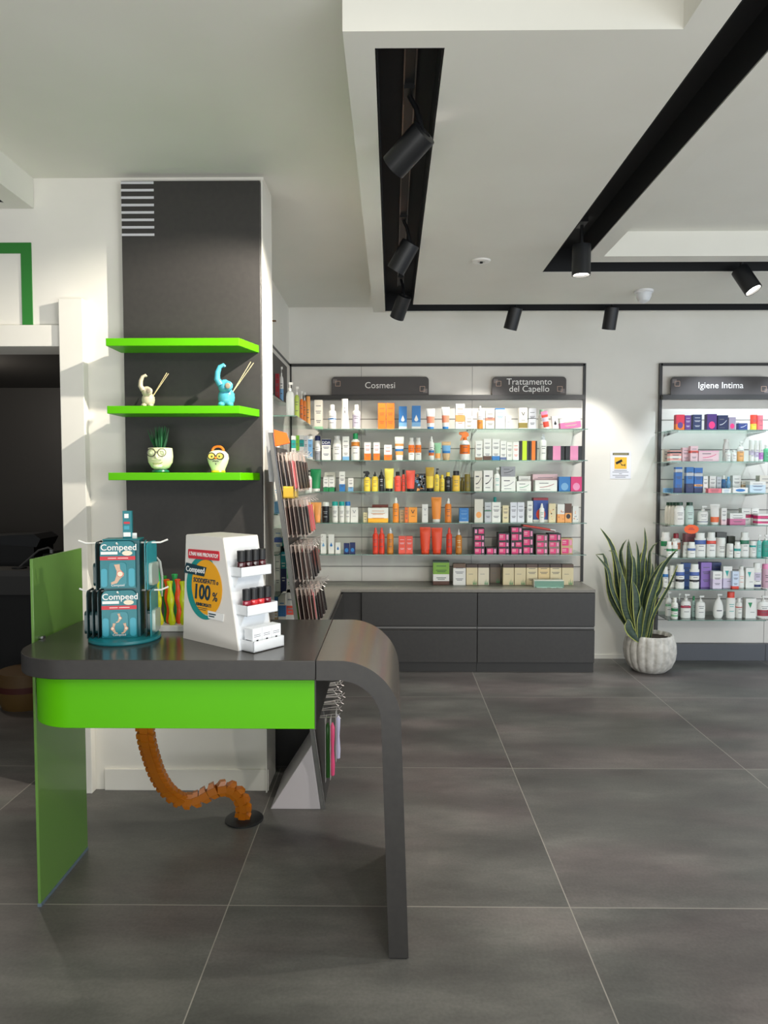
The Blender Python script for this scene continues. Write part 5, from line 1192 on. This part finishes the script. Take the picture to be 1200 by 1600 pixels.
# ------------------------------------------------------------------ ornaments on the lime shelves
def elephant(px, py_base, s, m, label, flip=1):
    p = onZ(px, py_base, ZM); p = onY(px, py_base, 3.24); t = empty('elephant_diffuser', (p.x, 3.24, ZM), 0, label, 'ornament', 'elephant diffusers on the middle shelf')
    b = MB(); b.ball((0, 0, .045*s), .040*s, m, (.95, .8, 1.15)); b.ball((-.004*s, -.012*s, .092*s), .030*s, m, (1, .95, 1.05))
    b.ball((-.018*s, -.022*s, .012*s), .016*s, m, (1, 1.2, .8)); b.ball((.020*s, -.022*s, .012*s), .016*s, m, (1, 1.2, .8)); b.build('body', t)
    b = MB(); b.tube([(-.018*s, -.03*s, .098*s), (-.032*s, -.036*s, .122*s), (-.030*s, -.034*s, .152*s), (-.020*s, -.032*s, .176*s), (-.004*s, -.03*s, .184*s), (.002*s, -.03*s, .176*s)], [.016*s, .014*s, .012*s, .010*s, .009*s, .007*s], m, 12); b.build('trunk', t)
    b = MB(); b.ball((.016*s, -.034*s, .092*s), .022*s, m, (.95, .35, 1)); ear = b.build('ear', t)
    b = MB(); b.ball((.016*s, -.043*s, .092*s), .013*s, mat((150, 140, 120) if s < 1.05 else (50, 130, 150), .4), (.95, .2, 1)); b.build('inner_ear', ear)
    for k, (ax, az) in enumerate(((.52, .84), (.60, .80))):
        MB().tube([(.022*s, .0, .060*s), (.022*s+.17*s*ax, -.01*k, .060*s+.17*s*az)], .0017, mat((226, 206, 160), .6), 6).build('reed', t)
    MB().tube([(.018*s, .0, .045*s), (.030*s, 0, .066*s)], .010*s, m, 10).build('neck', t)
elephant(232, 634, .78, mat((196, 184, 160), .3), 'small beige ceramic elephant with raised trunk and reed sticks')
elephant(354, 635, 1.02, mat((78, 164, 186), .25), 'larger turquoise ceramic elephant with raised trunk and reed sticks')
# head planter
p = onY(251, 735, 3.235); t = empty('head_planter', (p.x, 3.235, ZL), 0, 'pale green head-shaped planter with black glasses and spiky plant', 'planter')
FM = speckled('glazed_head', (226, 236, 176), (236, 228, 206), 14, .25); GR = mat((26, 110, 80), .3)
MB().lathe([(.034, 0), (.040, .004), (.036, .012), (.024, .016)], GR, 24).build('collar', t)
MB().lathe([(.024, .014), (.040, .024), (.054, .048), (.057, .075), (.055, .100), (.054, .112), (.049, .113), (.047, .095)], FM, 32, sy=.9).build('head', t)
MB().lathe([(.047, .100), (.001, .1005)], mat((50, 40, 30), .8), 24, sy=.9, caps=False).build('soil', t)
DKR = mat((30, 26, 28), .3)
for s_ in (-1, 1):
    cx_ = s_*.024; pts_ = [(cx_+.0185*math.cos(a), -.053-.002*abs(math.cos(a)), .090+.0175*math.sin(a)) for a in [2*math.pi*i/20 for i in range(21)]]
    rim = MB().tube(pts_, .0018, DKR, 6).build('glasses_rim', t); MB().ball((cx_, -.046, .089), .012, mat((230, 240, 190), .3), (1, .4, .8)).build('eye', rim)
MB().tube([(-.007, -.055, .093), (.007, -.055, .093)], .0018, DKR, 6).build('glasses_bridge', t)
MB().ball((0, -.053, .073), .0085, FM, (1, .9, 1.5)).build('nose', t)
MB().ball((-.012, -.051, .060), .010, FM, (1.3, .5, .35)).ball((.012, -.051, .060), .010, FM, (1.3, .5, .35)).build('moustache', t)
MB().tube([(-.020, -.047, .043), (-.008, -.052, .039), (.012, -.051, .041), (.024, -.045, .047)], .0018, mat((150, 160, 90), .4), 6).build('mouth', t)
MB().ball((0, -.040, .030), .018, FM, (1.2, .6, .6)).build('chin', t)
rr = random.Random(4); lf = MB()
for k in range(70):
    a = rr.uniform(0, 2*math.pi); rd = rr.uniform(0, .028); L_ = rr.uniform(.06, .115); bx, by = rd*math.cos(a), rd*math.sin(a); ox, oy = bx*1.6+rr.uniform(-.012, .012), by*1.0
    lf.tube([(bx*.6, by*.6, .098), (bx+ox*.25, by+oy*.2, .098+L_*.5), (bx+ox*.6, by+oy*.5, .098+L_)], [.0045, .004, .0005], mat((24, 84, 44) if k % 2 else (34, 104, 58), .5), 4)
lf.build('grass_blades', t)
# owl-like ornament
p = onY(341, 737, 3.235); t = empty('face_ornament', (p.x, 3.235, ZL), 0, 'small white and yellow-green rounded face ornament with orange loop handle', 'ornament')
OW = mat((236, 240, 196), .25); YE2 = mat((244, 206, 40), .3); ORG = mat((232, 120, 30), .3)
MB().lathe([(.030, 0), (.033, .003), (.030, .010)], YE2, 24).build('foot', t)
MB().lathe([(.030, .009), (.034, .022), (.044, .045), (.049, .066), (.046, .084), (.034, .097), (.014, .102), (.001, .103)], OW, 30, sy=.85).build('body', t)
MB().tube([(.026*math.cos(a), 0, .098+.022*math.sin(a)) for a in [math.pi*i/12 for i in range(13)]], .0055, ORG, 10).build('handle', t)
for s_ in (-1, 1):
    MB().prism([(s_*.019+.018*math.cos(a), .074+.0165*math.sin(a)) for a in [2*math.pi*i/20 for i in range(20)]], -.0455, -.030, DKR).build('glasses_rim', t); rim = t.children[-1]
    MB().prism([(s_*.019+.014*math.cos(a), .074+.0125*math.sin(a)) for a in [2*math.pi*i/20 for i in range(20)]], -.0465, -.0455, mat((214, 196, 90), .4)).build('lens', t)
    MB().ball((s_*.017, -.046, .073), .0045, mat((60, 90, 50), .3), (1, .4, 1)).build('eye', t)
MB().ball((0, -.047, .066), .006, ORG, (1, .8, 1)).build('nose', t)
MB().tube([(-.014, -.045, .050), (-.006, -.0475, .053), (0, -.048, .050), (.006, -.0475, .053), (.014, -.045, .050)], .0016, DKR, 6).build('moustache', t)
MB().tube([(0, -.0455, .043), (0, -.044, .036)], .002, DKR, 6).build('goatee', t)

# ------------------------------------------------------------------ snake plant
PX, PY = 2.035, 5.56
pt = empty('potted_snake_plant', (PX, PY, 0), 0, 'tall snake plant in a ribbed off-white pot between the two racks', 'potted plant')
pm = speckled('ribbed_pot_glaze', (176, 172, 164), (214, 210, 202), 26, .7, bump=.3)
mb = MB(); seg = 128; prof_ = [(.115, 0), (.125, .004), (.165, .04), (.192, .10), (.200, .16), (.197, .215), (.184, .262), (.176, .284), (.166, .292), (.156, .284), (.150, .25)]
vs = []
for r_, z in prof_:
    for i in range(seg):
        a = 2*math.pi*i/seg; rib = abs(math.sin(a*9)); k = r_*(1-.075*(1-rib)**2*(1 if .01 < z < .285 else .4)); vs.append((k*math.cos(a), k*math.sin(a), z))
mb.add(vs, [(k*seg+i, k*seg+(i+1) % seg, (k+1)*seg+(i+1) % seg, (k+1)*seg+i) for k in range(len(prof_)-1) for i in range(seg)], pm, True); mb.add(vs, [tuple(range(seg))[::-1]], pm)
mb.build('pot', pt, sharp=60)
MB().lathe([(.152, .262), (.001, .268)], speckled('soil', (40, 32, 26), (66, 54, 44), 60, .95), 30, caps=False).build('soil', pt)
def leafmats():
    a = speckled('snake_leaf', (24, 44, 30), (54, 76, 52), 14, .42, stretch=(1, 1, 5)); return a, mat((168, 174, 92), .45), mat((206, 208, 90), .45)
LM, LY, LYY = leafmats()
def leaf(pts, w, twist=0, edge=LY, k=0):
    P_ = [Vector(p) for p in pts]; R__ = resample(P_, 16); vs = []; n = 16; fs = []; fe = []
    for i, p in enumerate(R__):
        t_ = (R__[min(i+1, n-1)]-R__[max(i-1, 0)]).normalized(); tt = i/(n-1)
        ang = twist*tt+k; side_ = Vector((math.cos(ang), math.sin(ang), 0)); side_ = (side_-t_*side_.dot(t_)).normalized(); nr = t_.cross(side_)
        ww = w*(.55+.45*math.sin(min(1, tt*1.9)*math.pi/2))*(1 if tt < .62 else max(.02, math.cos((tt-.62)/.38*math.pi/2)**.8))
        for q_, dpt in ((-1, .10), (-.80, .05), (0, -.10), (.80, .05), (1, .10)): vs.append(p+side_*ww*q_+nr*ww*dpt*1.6)
        for q_, dpt in ((.80, .05), (0, -.10), (-.80, .05)): vs.append(p+side_*ww*q_+nr*(ww*dpt*1.6+.0035))
    m_ = 8
    for i in range(n-1):
        for j in range(m_):
            f = (i*m_+j, i*m_+(j+1) % m_, (i+1)*m_+(j+1) % m_, (i+1)*m_+j)
            (fe if j in (0, 3, 4, 7) else fs).append(f)
    mb = MB(); mb.add(vs, fs, LM, True); mb.add(vs, fe, edge, True); mb.build('leaf', pt, sharp=70)
def lp(px, py, Y): v_ = onY(px, py, Y); return v_-Vector((PX, PY, 0))
LV = [ # (pixel path from soil to tip), half width m, depth, edge, twist
 ([(972, 998), (957, 940), (950, 900), (944, 868), (932, 866)], .022, 5.55, LY, .3), ([(966, 998), (960, 930), (952, 895), (947, 885), (931, 866)], .018, 5.50, LY, .2),
 ([(975, 998), (966, 920), (963, 880), (955, 850), (938, 825)], .026, 5.58, LYY, .5), ([(980, 998), (975, 930), (968, 890), (958, 860), (951, 860)], .024, 5.52, LY, .3),
 ([(976, 1000), (974, 940), (972, 890), (970, 860), (979, 843)], .020, 5.62, LY, -.2), ([(982, 1000), (982, 940), (984, 900), (983, 870), (981, 846)], .030, 5.55, LY, .1),
 ([(986, 1000), (988, 930), (988, 890), (985, 865), (982, 842)], .022, 5.64, LY, -.3), ([(988, 1000), (990, 940), (992, 900), (990, 870), (987, 866)], .030, 5.50, LY, .2),
 ([(992, 1000), (996, 940), (998, 890), (997, 860), (994, 846)], .024, 5.58, LY, .3), ([(1000, 1000), (1002, 930), (1004, 880), (1009, 850), (1007, 824)], .021, 5.60, LYY, -.3),
 ([(1000, 1000), (1004, 940), (1010, 890), (1008, 870), (1006, 852)], .022, 5.66, LY, .2), ([(1004, 1000), (1010, 940), (1014, 890), (1016, 860), (1028, 847)], .016, 5.62, LY, -.2),
 ([(1002, 1000), (1004, 960), (1012, 920), (1030, 885), (1040, 876)], .020, 5.50, LY, .6), ([(1006, 1000), (1014, 950), (1028, 905), (1040, 880), (1059, 858)], .026, 5.42, LY, .4),
 ([(1014, 1000), (1020, 965), (1032, 940), (1046, 915), (1059, 884)], .015, 5.40, LYY, .5), ([(1008, 1000), (1022, 940), (1032, 920), (1034, 900), (1031, 890)], .022, 5.60, LYY, .2),
 ([(998, 1000), (996, 960), (994, 930), (990, 912), (988, 908)], .034, 5.44, LY, .1), ([(990, 1000), (985, 985), (982, 972), (981, 969), (979, 968)], .038, 5.43, LY, -.2),
 ([(1004, 1000), (1010, 980), (1018, 940), (1021, 918), (1022, 908)], .034, 5.47, LY, .5), ([(984, 1000), (978, 955), (974, 915), (972, 898), (970, 892)], .030, 5.47, LY, -.1),
 ([(1010, 1000), (1014, 960), (1017, 915), (1020, 890), (1019, 880)], .026, 5.56, LY, .3), ([(994, 1000), (1000, 955), (1006, 925), (1010, 900), (1008, 890)], .032, 5.50, LY, .3),
 ([(978, 1000), (972, 950), (966, 905), (963, 900), (958, 878)], .022, 5.62, LYY, .2), ([(1000, 1000), (1000, 975), (1002, 960), (1003, 950), (1003, 946)], .026, 5.43, LY, .1),
 ([(996, 1000), (994, 950), (995, 905), (1000, 875), (1002, 862)], .026, 5.64, LY, -.1), ([(1016, 1000), (1018, 975), (1019, 950), (1020, 930), (1020, 920)], .022, 5.52, LY, .2),
 ([(984, 1000), (980, 960), (978, 930), (977, 905), (974, 880)], .030, 5.66, LY, .2), ([(990, 1000), (992, 965), (993, 940), (993, 925), (992, 915)], .030, 5.58, LY, .7),
 ([(1006, 1000), (1006, 950), (1007, 930), (1009, 905), (1012, 895)], .028, 5.66, LY, .1), ([(1012, 1000), (1018, 950), (1026, 920), (1028, 905), (1025, 880)], .024, 5.68, LY, -.3),
]
for i, (pth, w_, Yd, ed, tw) in enumerate(LV):
    P_ = [lp(a, b__, Yd) for a, b__ in pth]; P_[0] = Vector((max(-.12, min(.12, P_[0].x)), max(-.12, min(.11, P_[0].y)), .262)); leaf(P_, w_*1.0, tw, ed, rr.uniform(-.35, .35))

def point(name, loc, power, color):
    l = bpy.data.lights.new(name, 'POINT'); l.energy = power; l.color = color; l.shadow_soft_size = .08
    o = bpy.data.objects.new(name, l); COL.objects.link(o); o.location = loc
point('lobby_fill', (-3.4, 5.2, 2.2), 26, WARM)  # added point light without a fixture, lifts the dark lobby walls
# ------------------------------------------------------------------ dark lobby behind the opening
lb_ = empty('lobby_counter', (-2.7, 4.9, 0), 0, 'dark grey counter in the unlit room behind the opening', 'counter')
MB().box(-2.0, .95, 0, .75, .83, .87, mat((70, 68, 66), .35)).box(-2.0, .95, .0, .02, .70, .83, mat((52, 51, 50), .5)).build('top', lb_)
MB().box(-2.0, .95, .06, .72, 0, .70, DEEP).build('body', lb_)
pr = empty('office_machine', (-2.72, 5.15, .87), 0, 'black office machine with slanted lid on the dark counter', 'machine')
MB().prism([(-.35, 0), (.10, 0), (.10, .14), (-.35, .17)], 0, .30, DEEP).build('case', pr)
MB().prism([(-.36, .17), (.12, .14), (.15, .20), (.10, .235), (-.36, .215)], .0, .28, BLACK).build('lid', pr)
o = MB().box(0, .42, 0, .25, 0, .05, DEEP).box(.30, .32, -.003, 0, .0, .05, mat((60, 60, 60), .4)).box(0, .42, 0, .25, .06, .085, DEEP).box(.02, .4, .01, .24, .05, .06, BLACK).build('flat_device', loc=(-2.58, 5.2, .87)); tag(o, 'flat black stacked device right of the office machine', 'device')
t = empty('desk_lamp', (-2.66, 5.02, .87), 0, 'thin dark bent desk lamp on the lobby counter', 'lamp')
MB().lathe([(.05, 0), (.05, .01), (.01, .014)], BLACK, 20).tube([(0, 0, .01), (.14, 0, .13), (.21, 0, .15), (.235, 0, .135)], .007, mat((80, 80, 80), .3), 8).build('arm', t); MB().box(.225, .245, -.01, .01, .11, .135, mat((140, 140, 140), .3)).build('head', t)
t = empty('round_basket', (-2.44, 4.66, 0), 0, 'low round brown and yellow basket on the dark floor', 'basket')
MB().lathe([(.15, 0), (.17, .05), (.18, .12)], mat((92, 68, 26), .6), 28).build('lower_band', t); MB().lathe([(.178, .12), (.18, .16)], mat((70, 22, 16), .6), 28).build('middle_band', t); MB().lathe([(.18, .16), (.172, .24)], mat((86, 62, 26), .6), 28).build('upper_band', t)
t = empty('wall_cabinet', (-2.4, 6.98, 0), 0, 'tall dark grey cabinet doors at the back of the unlit room', 'cabinet')
for k in range(3): MB().box(-.8+k*.62, -.8+k*.62+.61, -.03, 0, 1.0, 2.2, DKGREY).build('door', t, bevel=.003)
